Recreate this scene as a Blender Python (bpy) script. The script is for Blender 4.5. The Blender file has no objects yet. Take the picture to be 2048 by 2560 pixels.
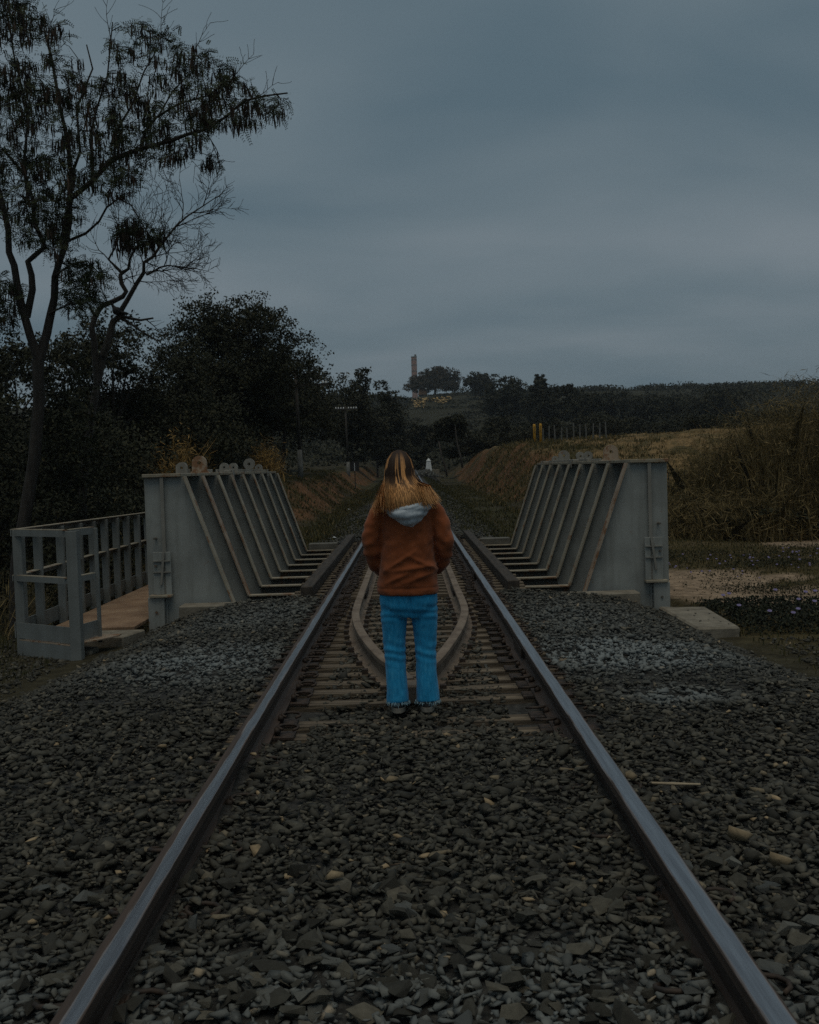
import bpy, bmesh, math, random
import numpy as np
from mathutils import Matrix, Vector, noise as mnoise

scene = bpy.context.scene
C = scene.collection
R = math.radians

# ------------------------------------------------------------------ camera
cam_d = bpy.data.cameras.new("camera")
cam = bpy.data.objects.new("camera", cam_d)
C.objects.link(cam)
cam_d.sensor_fit = 'VERTICAL'
cam_d.sensor_height = 36.0
cam_d.lens = 36.0 * 2600 / 2560
cam_d.clip_start = 0.05
cam_d.clip_end = 6000
cam_d.dof.use_dof = True
cam_d.dof.focus_distance = 6.3
cam_d.dof.aperture_fstop = 11
cam.matrix_world = (Matrix.Translation((0, 0, 1.29))
                    @ Matrix.Rotation(R(90) - math.atan(109 / 2600), 4, 'X')
                    @ Matrix.Rotation(R(-1.75), 4, 'Z'))
scene.camera = cam

# ------------------------------------------------------------------ sky
SUN_EL, SUN_AZ = 74, 180          # azimuth clockwise from +Y (the way the camera looks)
world = bpy.data.worlds.new("World")
scene.world = world
world.use_nodes = True
nt = world.node_tree
for n in list(nt.nodes):
    nt.nodes.remove(n)


def N(tree, kind, **kw):
    n = tree.nodes.new(kind)
    for k, v in kw.items():
        if k == 'inp':
            for i, val in v.items():
                n.inputs[i].default_value = val
        else:
            setattr(n, k, v)
    return n


def ramp(tree, stops, interp='LINEAR'):
    n = tree.nodes.new('ShaderNodeValToRGB')
    e = n.color_ramp.elements
    n.color_ramp.interpolation = interp
    while len(e) > 1:
        e.remove(e[0])
    e[0].position, e[0].color = stops[0][0], (*stops[0][1], 1)
    for p, c in stops[1:]:
        x = e.new(p)
        x.color = (*c, 1)
    return n


out = N(nt, 'ShaderNodeOutputWorld')
bg = N(nt, 'ShaderNodeBackground', inp={'Strength': 0.1})
sky = N(nt, 'ShaderNodeTexSky', sky_type='NISHITA')
sky.sun_disc = False
sky.sun_elevation = R(SUN_EL)
sky.sun_rotation = R(SUN_AZ)
sky.dust_density = 3.0
tc = N(nt, 'ShaderNodeTexCoord')
sep = N(nt, 'ShaderNodeSeparateXYZ')
az = N(nt, 'ShaderNodeMath', operation='ABSOLUTE')
ad = N(nt, 'ShaderNodeMath', operation='ADD', inp={1: 0.26})
dx = N(nt, 'ShaderNodeMath', operation='DIVIDE')
dy = N(nt, 'ShaderNodeMath', operation='DIVIDE')
cmb = N(nt, 'ShaderNodeCombineXYZ')
no1 = N(nt, 'ShaderNodeTexNoise', inp={'Scale': 1.5, 'Detail': 4.0, 'Roughness': 0.45, 'Distortion': 0.3})
mp = N(nt, 'ShaderNodeMapping')
mp.inputs['Scale'].default_value = (0.8, 1.35, 1)
mp.inputs['Location'].default_value = (5.1, 2.4, 0)
mp.inputs['Rotation'].default_value = (0, 0, R(-12))
cr = ramp(nt, [(0.28, (1.02, 1.56, 1.93)), (0.5, (1.52, 2.03, 2.36)), (0.72, (2.08, 2.52, 2.84))])
sc = N(nt, 'ShaderNodeMixRGB', blend_type='MULTIPLY', inp={0: 1.0, 2: (0.16, 0.16, 0.16, 1)})
mx = N(nt, 'ShaderNodeMixRGB', blend_type='MIX', inp={0: 0.86})
L = nt.links.new
L(tc.outputs['Generated'], sep.inputs[0])
L(sep.outputs[2], az.inputs[0])
L(az.outputs[0], ad.inputs[0])
L(sep.outputs[0], dx.inputs[0]); L(ad.outputs[0], dx.inputs[1])
L(sep.outputs[1], dy.inputs[0]); L(ad.outputs[0], dy.inputs[1])
L(dx.outputs[0], cmb.inputs[0]); L(dy.outputs[0], cmb.inputs[1])
L(cmb.outputs[0], mp.inputs[0]); L(mp.outputs[0], no1.inputs['Vector'])
L(no1.outputs['Fac'], cr.inputs[0])
L(sky.outputs[0], sc.inputs[1])
L(sc.outputs[0], mx.inputs[1]); L(cr.outputs[0], mx.inputs[2])
L(mx.outputs[0], bg.inputs['Color'])
L(bg.outputs[0], out.inputs[0])

# ------------------------------------------------------------------ sun (veiled by cloud)
sun_d = bpy.data.lights.new("sun", 'SUN')
sun_d.energy = 0.9
sun_d.angle = R(45)
sun_d.color = (1.0, 0.90, 0.74)
sun = bpy.data.objects.new("sun", sun_d)
C.objects.link(sun)
sd = Vector((math.sin(R(SUN_AZ)) * math.cos(R(SUN_EL)), math.cos(R(SUN_AZ)) * math.cos(R(SUN_EL)), math.sin(R(SUN_EL))))
sun.rotation_euler = sd.to_track_quat('Z', 'Y').to_euler()

scene.cycles.use_denoising = False
scene.view_settings.view_transform = 'Standard'
scene.view_settings.look = 'None'
scene.view_settings.exposure = 0.0
scene.view_settings.gamma = 1.0
scene.view_settings.use_curve_mapping = False


# ================================================================== helpers
def tag(o, label=None, cat=None, group=None, kind=None):
    if label: o['label'] = label
    if cat: o['category'] = cat
    if group: o['group'] = group
    if kind: o['kind'] = kind
    return o


def empty(name, loc=(0, 0, 0), label=None, cat=None, group=None):
    o = bpy.data.objects.new(name, None)
    o.empty_display_size = 0.1
    o.location = loc
    C.objects.link(o)
    return tag(o, label, cat, group)


def link(name, me, mat, parent=None):
    o = bpy.data.objects.new(name, me)
    C.objects.link(o)
    if mat is not None and not me.materials:
        me.materials.append(mat)
    if parent is not None:
        o.parent = parent
        bpy_inv(o, parent)
    return o


def bpy_inv(o, parent):
    def world(p):
        return p.matrix_basis.copy() if p.parent is None else world(p.parent) @ p.matrix_parent_inverse @ p.matrix_basis
    o.matrix_parent_inverse = world(parent).inverted()      # children are modelled in world space


class MB:
    """collects geometry for one mesh object"""
    def __init__(s):
        s.v, s.f = [], []

    def add(s, v, f):
        o = len(s.v)
        s.v += [tuple(p) for p in v]
        s.f += [tuple(i + o for i in q) for q in f]
        return s

    def box(s, x0, x1, y0, y1, z0, z1):
        return s.add([(x0, y0, z0), (x1, y0, z0), (x1, y1, z0), (x0, y1, z0), (x0, y0, z1), (x1, y0, z1), (x1, y1, z1), (x0, y1, z1)],
                     [(3, 2, 1, 0), (4, 5, 6, 7), (0, 1, 5, 4), (1, 2, 6, 5), (2, 3, 7, 6), (3, 0, 4, 7)])

    def prism(s, pts, d):
        n = len(pts)
        a = [Vector(p) for p in pts]
        b = [p + Vector(d) for p in a]
        return s.add(a + b, [tuple(range(n))[::-1], tuple(range(n, 2 * n))] + [(i, (i + 1) % n, n + (i + 1) % n, n + i) for i in range(n)])

    def rings(s, rr, cap=True):
        n = len(rr[0])
        v = [p for r in rr for p in r]
        f = []
        for k in range(len(rr) - 1):
            for i in range(n):
                f.append((k * n + i, k * n + (i + 1) % n, (k + 1) * n + (i + 1) % n, (k + 1) * n + i))
        if cap:
            f.append(tuple(range(n))[::-1])
            f.append(tuple(range((len(rr) - 1) * n, len(rr) * n)))
        return s.add(v, f)

    def tube(s, pts, rad, n=8, cap=True, flat=1.0):
        P = [Vector(p) for p in pts]
        rr = []
        up = Vector((0, 0, 1))
        prev = None
        for i, p in enumerate(P):
            t = (P[min(i + 1, len(P) - 1)] - P[max(i - 1, 0)]).normalized()
            a = prev if prev is not None else (Vector((0, 1, 0)) if abs(t.z) > .8 else up)
            u = (a - t * a.dot(t))
            if u.length < 1e-4:
                u = t.orthogonal()
            u.normalize()
            prev = u
            w = t.cross(u)
            r = rad[i] if hasattr(rad, '__len__') else rad
            rr.append([p + u * (r * math.cos(2 * math.pi * k / n)) + w * (r * flat * math.sin(2 * math.pi * k / n)) for k in range(n)])
        return s.rings(rr, cap)

    def loft(s, secs, n=24, cap=True, e=2.0):
        rr = []
        for (cx, cy, cz, rx, ry) in secs:
            ring = []
            for k in range(n):
                a = 2 * math.pi * k / n
                c, q = math.cos(a), math.sin(a)
                ring.append((cx + rx * math.copysign(abs(c) ** (2 / e), c), cy + ry * math.copysign(abs(q) ** (2 / e), q), cz))
            rr.append(ring)
        return s.rings(rr, cap)

    def ball(s, c, r, n=14, m=9):
        rr = []
        for j in range(m + 1):
            t = math.pi * (0.02 + 0.96 * j / m)
            rr.append([(c[0] + r[0] * math.sin(t) * math.cos(2 * math.pi * k / n), c[1] + r[1] * math.sin(t) * math.sin(2 * math.pi * k / n), c[2] - r[2] * math.cos(t)) for k in range(n)])
        return s.rings(rr)

    def mesh(s, name, smooth=False):
        me = bpy.data.meshes.new(name)
        me.from_pydata(s.v, [], s.f)
        me.validate()
        bm = bmesh.new()
        bm.from_mesh(me)
        bmesh.ops.recalc_face_normals(bm, faces=bm.faces)
        bm.to_mesh(me)
        bm.free()
        if smooth:
            me.polygons.foreach_set('use_smooth', [True] * len(me.polygons))
        me.update()
        return me

    def build(s, name, mat, parent=None, smooth=False, bevel=0):
        o = link(name, s.mesh(name, smooth), mat, parent)
        if bevel:
            b = o.modifiers.new('b', 'BEVEL')
            b.width = bevel
            b.segments = 1
            b.limit_method = 'ANGLE'
        return o


def npmesh(name, V, F, mat, parent=None, tone=None, col=None, smooth=False):
    V = np.asarray(V, dtype=np.float32).reshape(-1, 3)
    F = np.asarray(F, dtype=np.int32)
    me = bpy.data.meshes.new(name)
    me.vertices.add(len(V))
    me.vertices.foreach_set('co', V.ravel())
    k = F.shape[1]
    me.loops.add(F.size)
    me.loops.foreach_set('vertex_index', F.ravel())
    me.polygons.add(len(F))
    me.polygons.foreach_set('loop_start', np.arange(0, F.size, k, dtype=np.int32))
    me.polygons.foreach_set('loop_total', np.full(len(F), k, dtype=np.int32))
    if smooth:
        me.polygons.foreach_set('use_smooth', np.ones(len(F), dtype=bool))
    me.update(calc_edges=True)
    if tone is not None:
        a = me.attributes.new('tone', 'FLOAT', 'POINT')
        a.data.foreach_set('value', np.asarray(tone, dtype=np.float32))
    if col is not None:
        a = me.attributes.new('col', 'FLOAT_COLOR', 'POINT')
        c4 = np.ones((len(V), 4), dtype=np.float32)
        c4[:, :3] = col
        a.data.foreach_set('color', c4.ravel())
    return link(name, me, mat, parent)


def copy_tree(o, parent=None):
    c = o.copy()
    C.objects.link(c)
    c.parent = parent
    for ch in list(o.children):
        copy_tree(ch, c)
    return c


def sm(a, b, t):
    t = np.clip((np.asarray(t, dtype=float) - a) / (b - a), 0, 1)
    return t * t * (3 - 2 * t)


_lat = np.random.default_rng(5).random((256, 256))


def vn(x, y, s=1.0, o=0):
    """value noise 0..1"""
    x = np.asarray(x, dtype=float) * s + 37.3 * o + 500
    y = np.asarray(y, dtype=float) * s + 17.9 * o + 500
    xi, yi = np.floor(x).astype(int), np.floor(y).astype(int)
    fx, fy = x - xi, y - yi
    fx, fy = fx * fx * (3 - 2 * fx), fy * fy * (3 - 2 * fy)
    g = lambda i, j: _lat[i % 256, j % 256]
    return (g(xi, yi) * (1 - fx) + g(xi + 1, yi) * fx) * (1 - fy) + (g(xi, yi + 1) * (1 - fx) + g(xi + 1, yi + 1) * fx) * fy


def fbm(x, y, s=1.0, o=0):
    return .5 * vn(x, y, s, o) + .28 * vn(x, y, s * 2.1, o + 3) + .15 * vn(x, y, s * 4.3, o + 5) + .07 * vn(x, y, s * 8.7, o + 7)


# ================================================================== materials
def base_mat(name, rough=0.8, metal=0.0, spec=0.4):
    m = bpy.data.materials.new(name)
    m.use_nodes = True
    t = m.node_tree
    b = t.nodes['Principled BSDF']
    b.inputs['Roughness'].default_value = rough
    b.inputs['Metallic'].default_value = metal
    b.inputs['Specular IOR Level'].default_value = spec
    return m, t, b


def add_bump(t, b, scale, strength, dist=0.01, detail=4, vec=None):
    n = N(t, 'ShaderNodeTexNoise', inp={'Scale': scale, 'Detail': detail, 'Roughness': 0.65})
    c = N(t, 'ShaderNodeTexCoord')
    t.links.new((vec or c.outputs['Object']), n.inputs['Vector'])
    bp = N(t, 'ShaderNodeBump', inp={'Strength': strength, 'Distance': dist})
    t.links.new(n.outputs['Fac'], bp.inputs['Height'])
    t.links.new(bp.outputs[0], b.inputs['Normal'])
    return bp


def noise_mat(name, stops, scale=6, rough=0.8, metal=0, spec=0.4, bump=0, bscale=60, bdist=.01, stretch=(1, 1, 1), detail=6):
    m, t, b = base_mat(name, rough, metal, spec)
    c = N(t, 'ShaderNodeTexCoord')
    mpn = N(t, 'ShaderNodeMapping')
    mpn.inputs['Scale'].default_value = stretch
    n = N(t, 'ShaderNodeTexNoise', inp={'Scale': scale, 'Detail': detail, 'Roughness': 0.6})
    t.links.new(c.outputs['Object'], mpn.inputs[0])
    t.links.new(mpn.outputs[0], n.inputs['Vector'])
    r = ramp(t, stops)
    t.links.new(n.outputs['Fac'], r.inputs[0])
    t.links.new(r.outputs[0], b.inputs['Base Color'])
    if bump:
        add_bump(t, b, bscale, bump, bdist, vec=mpn.outputs[0])
    return m


def tone_mat(name, stops, rough=0.85, spec=0.25, bump=0, bscale=40, bdist=.01, patch=None, transl=0):
    """colour from the per-piece 'tone' attribute"""
    m, t, b = base_mat(name, rough, 0, spec)
    a = N(t, 'ShaderNodeAttribute', attribute_name='tone')
    r = ramp(t, stops)
    t.links.new(a.outputs['Fac'], r.inputs[0])
    col = r.outputs[0]
    g = N(t, 'ShaderNodeNewGeometry')
    n = N(t, 'ShaderNodeTexNoise', inp={'Scale': 26.0, 'Detail': 5.0, 'Roughness': 0.7})
    t.links.new(g.outputs['Position'], n.inputs['Vector'])
    v = ramp(t, [(0.3, (.62, .62, .62)), (0.7, (1.3, 1.3, 1.3))])
    t.links.new(n.outputs['Fac'], v.inputs[0])
    mu = N(t, 'ShaderNodeMixRGB', blend_type='MULTIPLY', inp={0: 1.0})
    t.links.new(col, mu.inputs[1])
    t.links.new(v.outputs[0], mu.inputs[2])
    col = mu.outputs[0]
    if patch:
        pa = N(t, 'ShaderNodeAttribute', attribute_name='dust')
        mi = N(t, 'ShaderNodeMixRGB', inp={2: (*patch, 1)})
        t.links.new(pa.outputs['Fac'], mi.inputs[0])
        t.links.new(col, mi.inputs[1])
        col = mi.outputs[0]
    t.links.new(col, b.inputs['Base Color'])
    if bump:
        add_bump(t, b, bscale, bump, bdist)
    return m


def col_mat(name, rough=0.9, spec=0.2, bump=0, bscale=30, bdist=.02, vary=(.6, 1.35), vscale=9):
    m, t, b = base_mat(name, rough, 0, spec)
    a = N(t, 'ShaderNodeAttribute', attribute_name='col')
    g = N(t, 'ShaderNodeNewGeometry')
    n = N(t, 'ShaderNodeTexNoise', inp={'Scale': vscale, 'Detail': 7.0, 'Roughness': 0.7})
    t.links.new(g.outputs['Position'], n.inputs['Vector'])
    v = ramp(t, [(0.3, (vary[0],) * 3), (0.7, (vary[1],) * 3)])
    t.links.new(n.outputs['Fac'], v.inputs[0])
    mu = N(t, 'ShaderNodeMixRGB', blend_type='MULTIPLY', inp={0: 1.0})
    t.links.new(a.outputs['Color'], mu.inputs[1])
    t.links.new(v.outputs[0], mu.inputs[2])
    t.links.new(mu.outputs[0], b.inputs['Base Color'])
    if bump:
        add_bump(t, b, bscale, bump, bdist)
    return m


def steel_mat(name, paint, rust_amount=0.64, rough=0.62, dirt=(.10, .10, .085)):
    """painted steel with dirt and rust blooms"""
    m, t, b = base_mat(name, rough, 0.0, 0.35)
    c = N(t, 'ShaderNodeTexCoord')
    g = N(t, 'ShaderNodeNewGeometry')
    n1 = N(t, 'ShaderNodeTexNoise', inp={'Scale': 2.2, 'Detail': 8.0, 'Roughness': 0.62})
    n2 = N(t, 'ShaderNodeTexNoise', inp={'Scale': 5.5, 'Detail': 9.0, 'Roughness': 0.72})
    mpn = N(t, 'ShaderNodeMapping')
    mpn.inputs['Scale'].default_value = (5, 5, .45)
    n3 = N(t, 'ShaderNodeTexNoise', inp={'Scale': 2.4, 'Detail': 6.0, 'Roughness': 0.6})
    for n in (n1, n2):
        t.links.new(g.outputs['Position'], n.inputs['Vector'])
    t.links.new(g.outputs['Position'], mpn.inputs[0])
    t.links.new(mpn.outputs[0], n3.inputs['Vector'])
    p = Vector(paint)
    r1 = ramp(t, [(.3, tuple(p * .72)), (.55, tuple(p)), (.75, tuple(p * 1.16))])
    t.links.new(n1.outputs['Fac'], r1.inputs[0])
    f3 = ramp(t, [(.47, (0, 0, 0)), (.75, (.55, .55, .55))])
    t.links.new(n3.outputs['Fac'], f3.inputs[0])
    m1 = N(t, 'ShaderNodeMixRGB', inp={2: (*dirt, 1)})
    t.links.new(f3.outputs[0], m1.inputs[0])
    t.links.new(r1.outputs[0], m1.inputs[1])
    f2 = ramp(t, [(rust_amount, (0, 0, 0)), (rust_amount + .07, (.85, .85, .85))])
    t.links.new(n2.outputs['Fac'], f2.inputs[0])
    m2 = N(t, 'ShaderNodeMixRGB', inp={2: (.19, .085, .032, 1)})
    t.links.new(f2.outputs[0], m2.inputs[0])
    t.links.new(m1.outputs[0], m2.inputs[1])
    t.links.new(m2.outputs[0], b.inputs['Base Color'])
    add_bump(t, b, 35, .25, .004)
    return m


MAT = {}
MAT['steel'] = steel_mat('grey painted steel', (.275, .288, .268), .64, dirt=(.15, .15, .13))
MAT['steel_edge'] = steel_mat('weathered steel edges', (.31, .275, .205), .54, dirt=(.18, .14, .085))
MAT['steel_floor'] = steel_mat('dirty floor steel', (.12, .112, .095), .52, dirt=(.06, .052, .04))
MAT['rail_post'] = steel_mat('walkway railing paint', (.17, .183, .175), .66, dirt=(.12, .12, .105))
MAT['rusty'] = steel_mat('rust bloomed steel', (.33, .26, .19), .5, dirt=(.22, .13, .07))
MAT['lug'] = steel_mat('pale lug steel', (.24, .23, .20), .62)
MAT['concrete'] = noise_mat('weathered concrete', [(.3, (.10, .088, .066)), (.5, (.185, .165, .127)), (.7, (.26, .232, .18))], 5, .9, bump=.5, bscale=40)
MAT['concrete_dark'] = noise_mat('damp concrete', [(.3, (.07, .07, .06)), (.6, (.15, .145, .125))], 4, .9, bump=.5, bscale=40)
MAT['timber'] = noise_mat('weathered sleeper timber', [(.28, (.04, .031, .021)), (.5, (.115, .09, .062)), (.72, (.235, .19, .13))], 7, .88, bump=.7, bscale=18, bdist=.01, stretch=(.35, 4, 4))
MAT['dark_timber'] = noise_mat('tarred timber', [(.3, (.022, .018, .014)), (.65, (.06, .047, .035))], 5, .8, bump=.5, bscale=20, stretch=(4, .4, 4))
MAT['rust_dark'] = noise_mat('rusted fastening iron', [(.3, (.016, .013, .011)), (.6, (.05, .034, .024)), (.8, (.09, .055, .032))], 25, .7, bump=.3, bscale=90, bdist=.003)
MAT['guard'] = noise_mat('dusty brown guard rail', [(.3, (.09, .064, .045)), (.5, (.165, .125, .09)), (.75, (.23, .185, .14))], 9, .75, bump=.25, bscale=60, bdist=.003, stretch=(1, .5, 1))
MAT['deck'] = None
MAT['leaf_dark'] = tone_mat('dark foliage', [(0, (.019, .021, .012)), (.55, (.031, .034, .018)), (.9, (.046, .047, .024)), (1, (.07, .06, .028))])
MAT['leaf_far'] = tone_mat('distant foliage', [(0, (.02, .022, .013)), (.6, (.036, .038, .022)), (1, (.06, .056, .032))])
MAT['leaf_umb'] = tone_mat('reddish distant foliage', [(0, (.035, .036, .022)), (.6, (.06, .052, .035)), (1, (.10, .075, .05))])
MAT['leaf_green'] = tone_mat('leucaena leaves', [(0, (.02, .03, .013)), (.6, (.04, .055, .024)), (1, (.07, .075, .03))])
MAT['pod'] = tone_mat('hanging brown pods', [(0, (.013, .010, .008)), (.6, (.027, .019, .013)), (1, (.055, .035, .022))])
MAT['bark'] = noise_mat('dark bark', [(.3, (.02, .018, .015)), (.6, (.042, .036, .03)), (.8, (.075, .064, .052))], 6, .9, bump=.8, bscale=24, bdist=.02, stretch=(3, 3, .6))
MAT['bark_pale'] = noise_mat('pale dead bark', [(.3, (.03, .026, .022)), (.55, (.065, .056, .047)), (.78, (.13, .112, .092))], 5, .9, bump=.8, bscale=24, bdist=.015, stretch=(3, 3, .6))
MAT['grass'] = tone_mat('mixed grass blades', [(0, (.03, .034, .014)), (.45, (.065, .062, .024)), (.75, (.14, .105, .042)), (1, (.27, .19, .085))])
MAT['cane'] = tone_mat('olive cane blades', [(0, (.055, .045, .02)), (.4, (.12, .094, .04)), (.75, (.225, .165, .07)), (1, (.34, .25, .12))])
MAT['straw'] = tone_mat('dry straw blades', [(0, (.10, .065, .02)), (.5, (.26, .16, .05)), (1, (.45, .3, .11))])
MAT['creeper'] = tone_mat('dark creeper leaves', [(0, (.010, .013, .009)), (.6, (.022, .027, .017)), (1, (.045, .05, .027))])
MAT['flower'] = noise_mat('lilac petals', [(.3, (.17, .145, .29)), (.7, (.27, .24, .40))], 30, .7)
MAT['soil'] = col_mat('soil and sand', .95, .1, bump=.9, bscale=9, bdist=.10, vary=(.4, 1.5), vscale=5)
MAT['hill'] = None
MAT['stone'] = tone_mat('ballast stone', [(0, (.024, .0235, .0185)), (.45, (.062, .06, .047)), (.78, (.107, .099, .075)), (.93, (.19, .152, .095)), (1, (.31, .235, .14))], .82, .3, bump=.6, bscale=70, bdist=.004, patch=(.20, .225, .225))
MAT['bed'] = noise_mat('ballast bed', [(.35, (.018, .018, .016)), (.6, (.055, .055, .05)), (.75, (.10, .098, .086))], 22, .95, bump=1.0, bscale=24, bdist=.05, detail=9)
MAT['white'] = noise_mat('chalky white paint', [(.3, (.42, .46, .47)), (.6, (.66, .69, .69))], 7, .8, bump=.2)
MAT['yellow'] = noise_mat('yellow marker paint', [(.3, (.42, .22, .02)), (.65, (.62, .33, .03))], 12, .6)
MAT['black'] = noise_mat('matt black', [(.3, (.008, .009, .01)), (.7, (.02, .02, .022))], 8, .7)
MAT['pole'] = noise_mat('grey timber pole', [(.3, (.022, .02, .017)), (.7, (.055, .05, .042))], 5, .9, bump=.4, stretch=(3, 3, .5))
MAT['pole_base'] = noise_mat('concrete pole base', [(.3, (.085, .088, .08)), (.7, (.16, .16, .145))], 6, .9, bump=.3)
MAT['insulator'] = noise_mat('white porcelain', [(.3, (.45, .47, .47)), (.7, (.6, .62, .62))], 5, .25)
MAT['tower'] = noise_mat('faded brick tower', [(.3, (.28, .15, .12)), (.7, (.40, .25, .21))], .6, .9)
MAT['tower_cap'] = noise_mat('grey tower cap', [(.3, (.12, .13, .13)), (.7, (.2, .21, .2))], .8, .9)
MAT['roof'] = noise_mat('clay tile roof', [(.3, (.20, .10, .05)), (.7, (.34, .19, .10))], 2, .9)
MAT['plaster'] = noise_mat('dim plaster', [(.3, (.10, .095, .09)), (.7, (.17, .165, .155))], 2, .9)
MAT['rock'] = noise_mat('ochre earth', [(.3, (.30, .19, .07)), (.7, (.58, .42, .2))], 2, .95, bump=.5, bscale=4, bdist=.3)
MAT['wood_pale'] = noise_mat('pale dry stick', [(.3, (.26, .21, .14)), (.7, (.46, .38, .26))], 20, .8, stretch=(.5, 3, 3))
MAT['shoe'] = noise_mat('black canvas', [(.3, (.008, .009, .01)), (.7, (.02, .021, .023))], 60, .85, bump=.2, bscale=300, bdist=.001)
MAT['sole'] = noise_mat('off white rubber', [(.3, (.16, .15, .125)), (.7, (.27, .25, .21))], 30, .7)
MAT['hair'] = col_mat('ombre hair', .6, .22, vary=(.75, 1.25), vscale=60)
MAT['skin'] = noise_mat('skin', [(.3, (.42, .25, .17)), (.7, (.50, .31, .22))], 12, .6)
MAT['frayed'] = noise_mat('frayed pale denim threads', [(.3, (.14, .27, .34)), (.7, (.30, .44, .50))], 50, .9)


def cloth(name, stops, nscale, weave, wscale, rough=.92, sheen=.15):
    m, t, b = base_mat(name, rough, 0, .15)
    c = N(t, 'ShaderNodeTexCoord')
    n = N(t, 'ShaderNodeTexNoise', inp={'Scale': nscale, 'Detail': 6.0, 'Roughness': 0.65})
    t.links.new(c.outputs['Object'], n.inputs['Vector'])
    r = ramp(t, stops)
    t.links.new(n.outputs['Fac'], r.inputs[0])
    t.links.new(r.outputs[0], b.inputs['Base Color'])
    b.inputs['Sheen Weight'].default_value = sheen
    add_bump(t, b, wscale, weave, .0015, 2)
    return m


def cloth_streak(name, stops, nscale, weave, wscale):
    m = cloth(name, stops, nscale, weave, wscale)
    t = m.node_tree
    nz_ = [n for n in t.nodes if n.type == 'TEX_NOISE'][0]
    mpn = N(t, 'ShaderNodeMapping')
    mpn.inputs['Scale'].default_value = (1.6, 1.6, .45)
    tcn = [n for n in t.nodes if n.type == 'TEX_COORD'][0]
    t.links.new(tcn.outputs['Object'], mpn.inputs[0])
    t.links.new(mpn.outputs[0], nz_.inputs['Vector'])
    nz_.inputs['Roughness'].default_value = .8
    return m


MAT['jacket'] = cloth('rust twill', [(.3, (.17, .048, .017)), (.55, (.245, .07, .025)), (.75, (.34, .105, .038))], 9, .5, 420)
MAT['hoodie'] = cloth('heather grey jersey', [(.3, (.38, .44, .48)), (.55, (.54, .60, .64)), (.75, (.68, .73, .76))], 38, .6, 300)
MAT['denim'] = cloth_streak('washed blue denim', [(.25, (.010, .165, .34)), (.5, (.018, .26, .50)), (.75, (.07, .40, .65))], 34, .7, 330)


def rail_mat(shift, half):
    m, t, b = base_mat('running rail', .3, 0.0, .5)
    c = N(t, 'ShaderNodeTexCoord')
    s = N(t, 'ShaderNodeSeparateXYZ')
    t.links.new(c.outputs['Object'], s.inputs[0])
    mpn = N(t, 'ShaderNodeMapping')
    mpn.inputs['Scale'].default_value = (30, 1.1, 30)
    n = N(t, 'ShaderNodeTexNoise', inp={'Scale': 1.6, 'Detail': 7.0, 'Roughness': 0.6})
    t.links.new(c.outputs['Object'], mpn.inputs[0])
    t.links.new(mpn.outputs[0], n.inputs['Vector'])
    # polished running band: upper face of the head, ragged edges
    top = N(t, 'ShaderNodeMapRange', inp={1: -.012, 2: -.004, 3: 0, 4: 1})
    t.links.new(s.outputs[2], top.inputs[0])
    xa = N(t, 'ShaderNodeMath', operation='ABSOLUTE')
    ns = N(t, 'ShaderNodeMath', operation='MULTIPLY_ADD', inp={1: .03, 2: -.015 + shift})
    t.links.new(n.outputs['Fac'], ns.inputs[0])
    xs = N(t, 'ShaderNodeMath', operation='ADD')
    t.links.new(s.outputs[0], xs.inputs[0])
    t.links.new(ns.outputs[0], xs.inputs[1])
    t.links.new(xs.outputs[0], xa.inputs[0])
    edge = N(t, 'ShaderNodeMapRange', inp={1: half + .003, 2: half - .003, 3: 0, 4: 1})
    t.links.new(xa.outputs[0], edge.inputs[0])
    f = N(t, 'ShaderNodeMath', operation='MULTIPLY')
    t.links.new(top.outputs[0], f.inputs[0])
    t.links.new(edge.outputs[0], f.inputs[1])
    r = ramp(t, [(.3, (.028, .019, .014)), (.6, (.062, .04, .028)), (.8, (.10, .066, .044))])
    t.links.new(n.outputs['Fac'], r.inputs[0])
    rp = ramp(t, [(.3, (.26, .25, .26)), (.55, (.41, .40, .41)), (.8, (.55, .54, .55))])
    t.links.new(n.outputs['Fac'], rp.inputs[0])
    mi = N(t, 'ShaderNodeMixRGB')
    t.links.new(f.outputs[0], mi.inputs[0])
    t.links.new(r.outputs[0], mi.inputs[1])
    t.links.new(rp.outputs[0], mi.inputs[2])
    t.links.new(mi.outputs[0], b.inputs['Base Color'])
    t.links.new(f.outputs[0], b.inputs['Metallic'])
    ro = N(t, 'ShaderNodeMapRange', inp={1: 0, 2: 1, 3: .72, 4: .34})
    t.links.new(f.outputs[0], ro.inputs[0])
    t.links.new(ro.outputs[0], b.inputs['Roughness'])
    return m


MAT['rail'] = {-1: rail_mat(-.012, .020), 1: rail_mat(.002, .030)}


def deck_mat():
    m, t, b = base_mat('ribbed walkway plate', .8, 0, .3)
    c = N(t, 'ShaderNodeTexCoord')
    n = N(t, 'ShaderNodeTexNoise', inp={'Scale': 3.5, 'Detail': 7.0})
    t.links.new(c.outputs['Object'], n.inputs['Vector'])
    r = ramp(t, [(.3, (.20, .125, .078)), (.6, (.30, .20, .125)), (.8, (.40, .29, .19))])
    t.links.new(n.outputs['Fac'], r.inputs[0])
    t.links.new(r.outputs[0], b.inputs['Base Color'])
    mpn = N(t, 'ShaderNodeMapping')
    mpn.inputs['Rotation'].default_value = (0, 0, R(55))
    t.links.new(c.outputs['Object'], mpn.inputs[0])
    w = N(t, 'ShaderNodeTexWave', inp={'Scale': 9.0, 'Distortion': .4})
    t.links.new(mpn.outputs[0], w.inputs['Vector'])
    bp = N(t, 'ShaderNodeBump', inp={'Strength': .8, 'Distance': .012})
    t.links.new(w.outputs['Fac'], bp.inputs['Height'])
    t.links.new(bp.outputs[0], b.inputs['Normal'])
    return m


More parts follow.
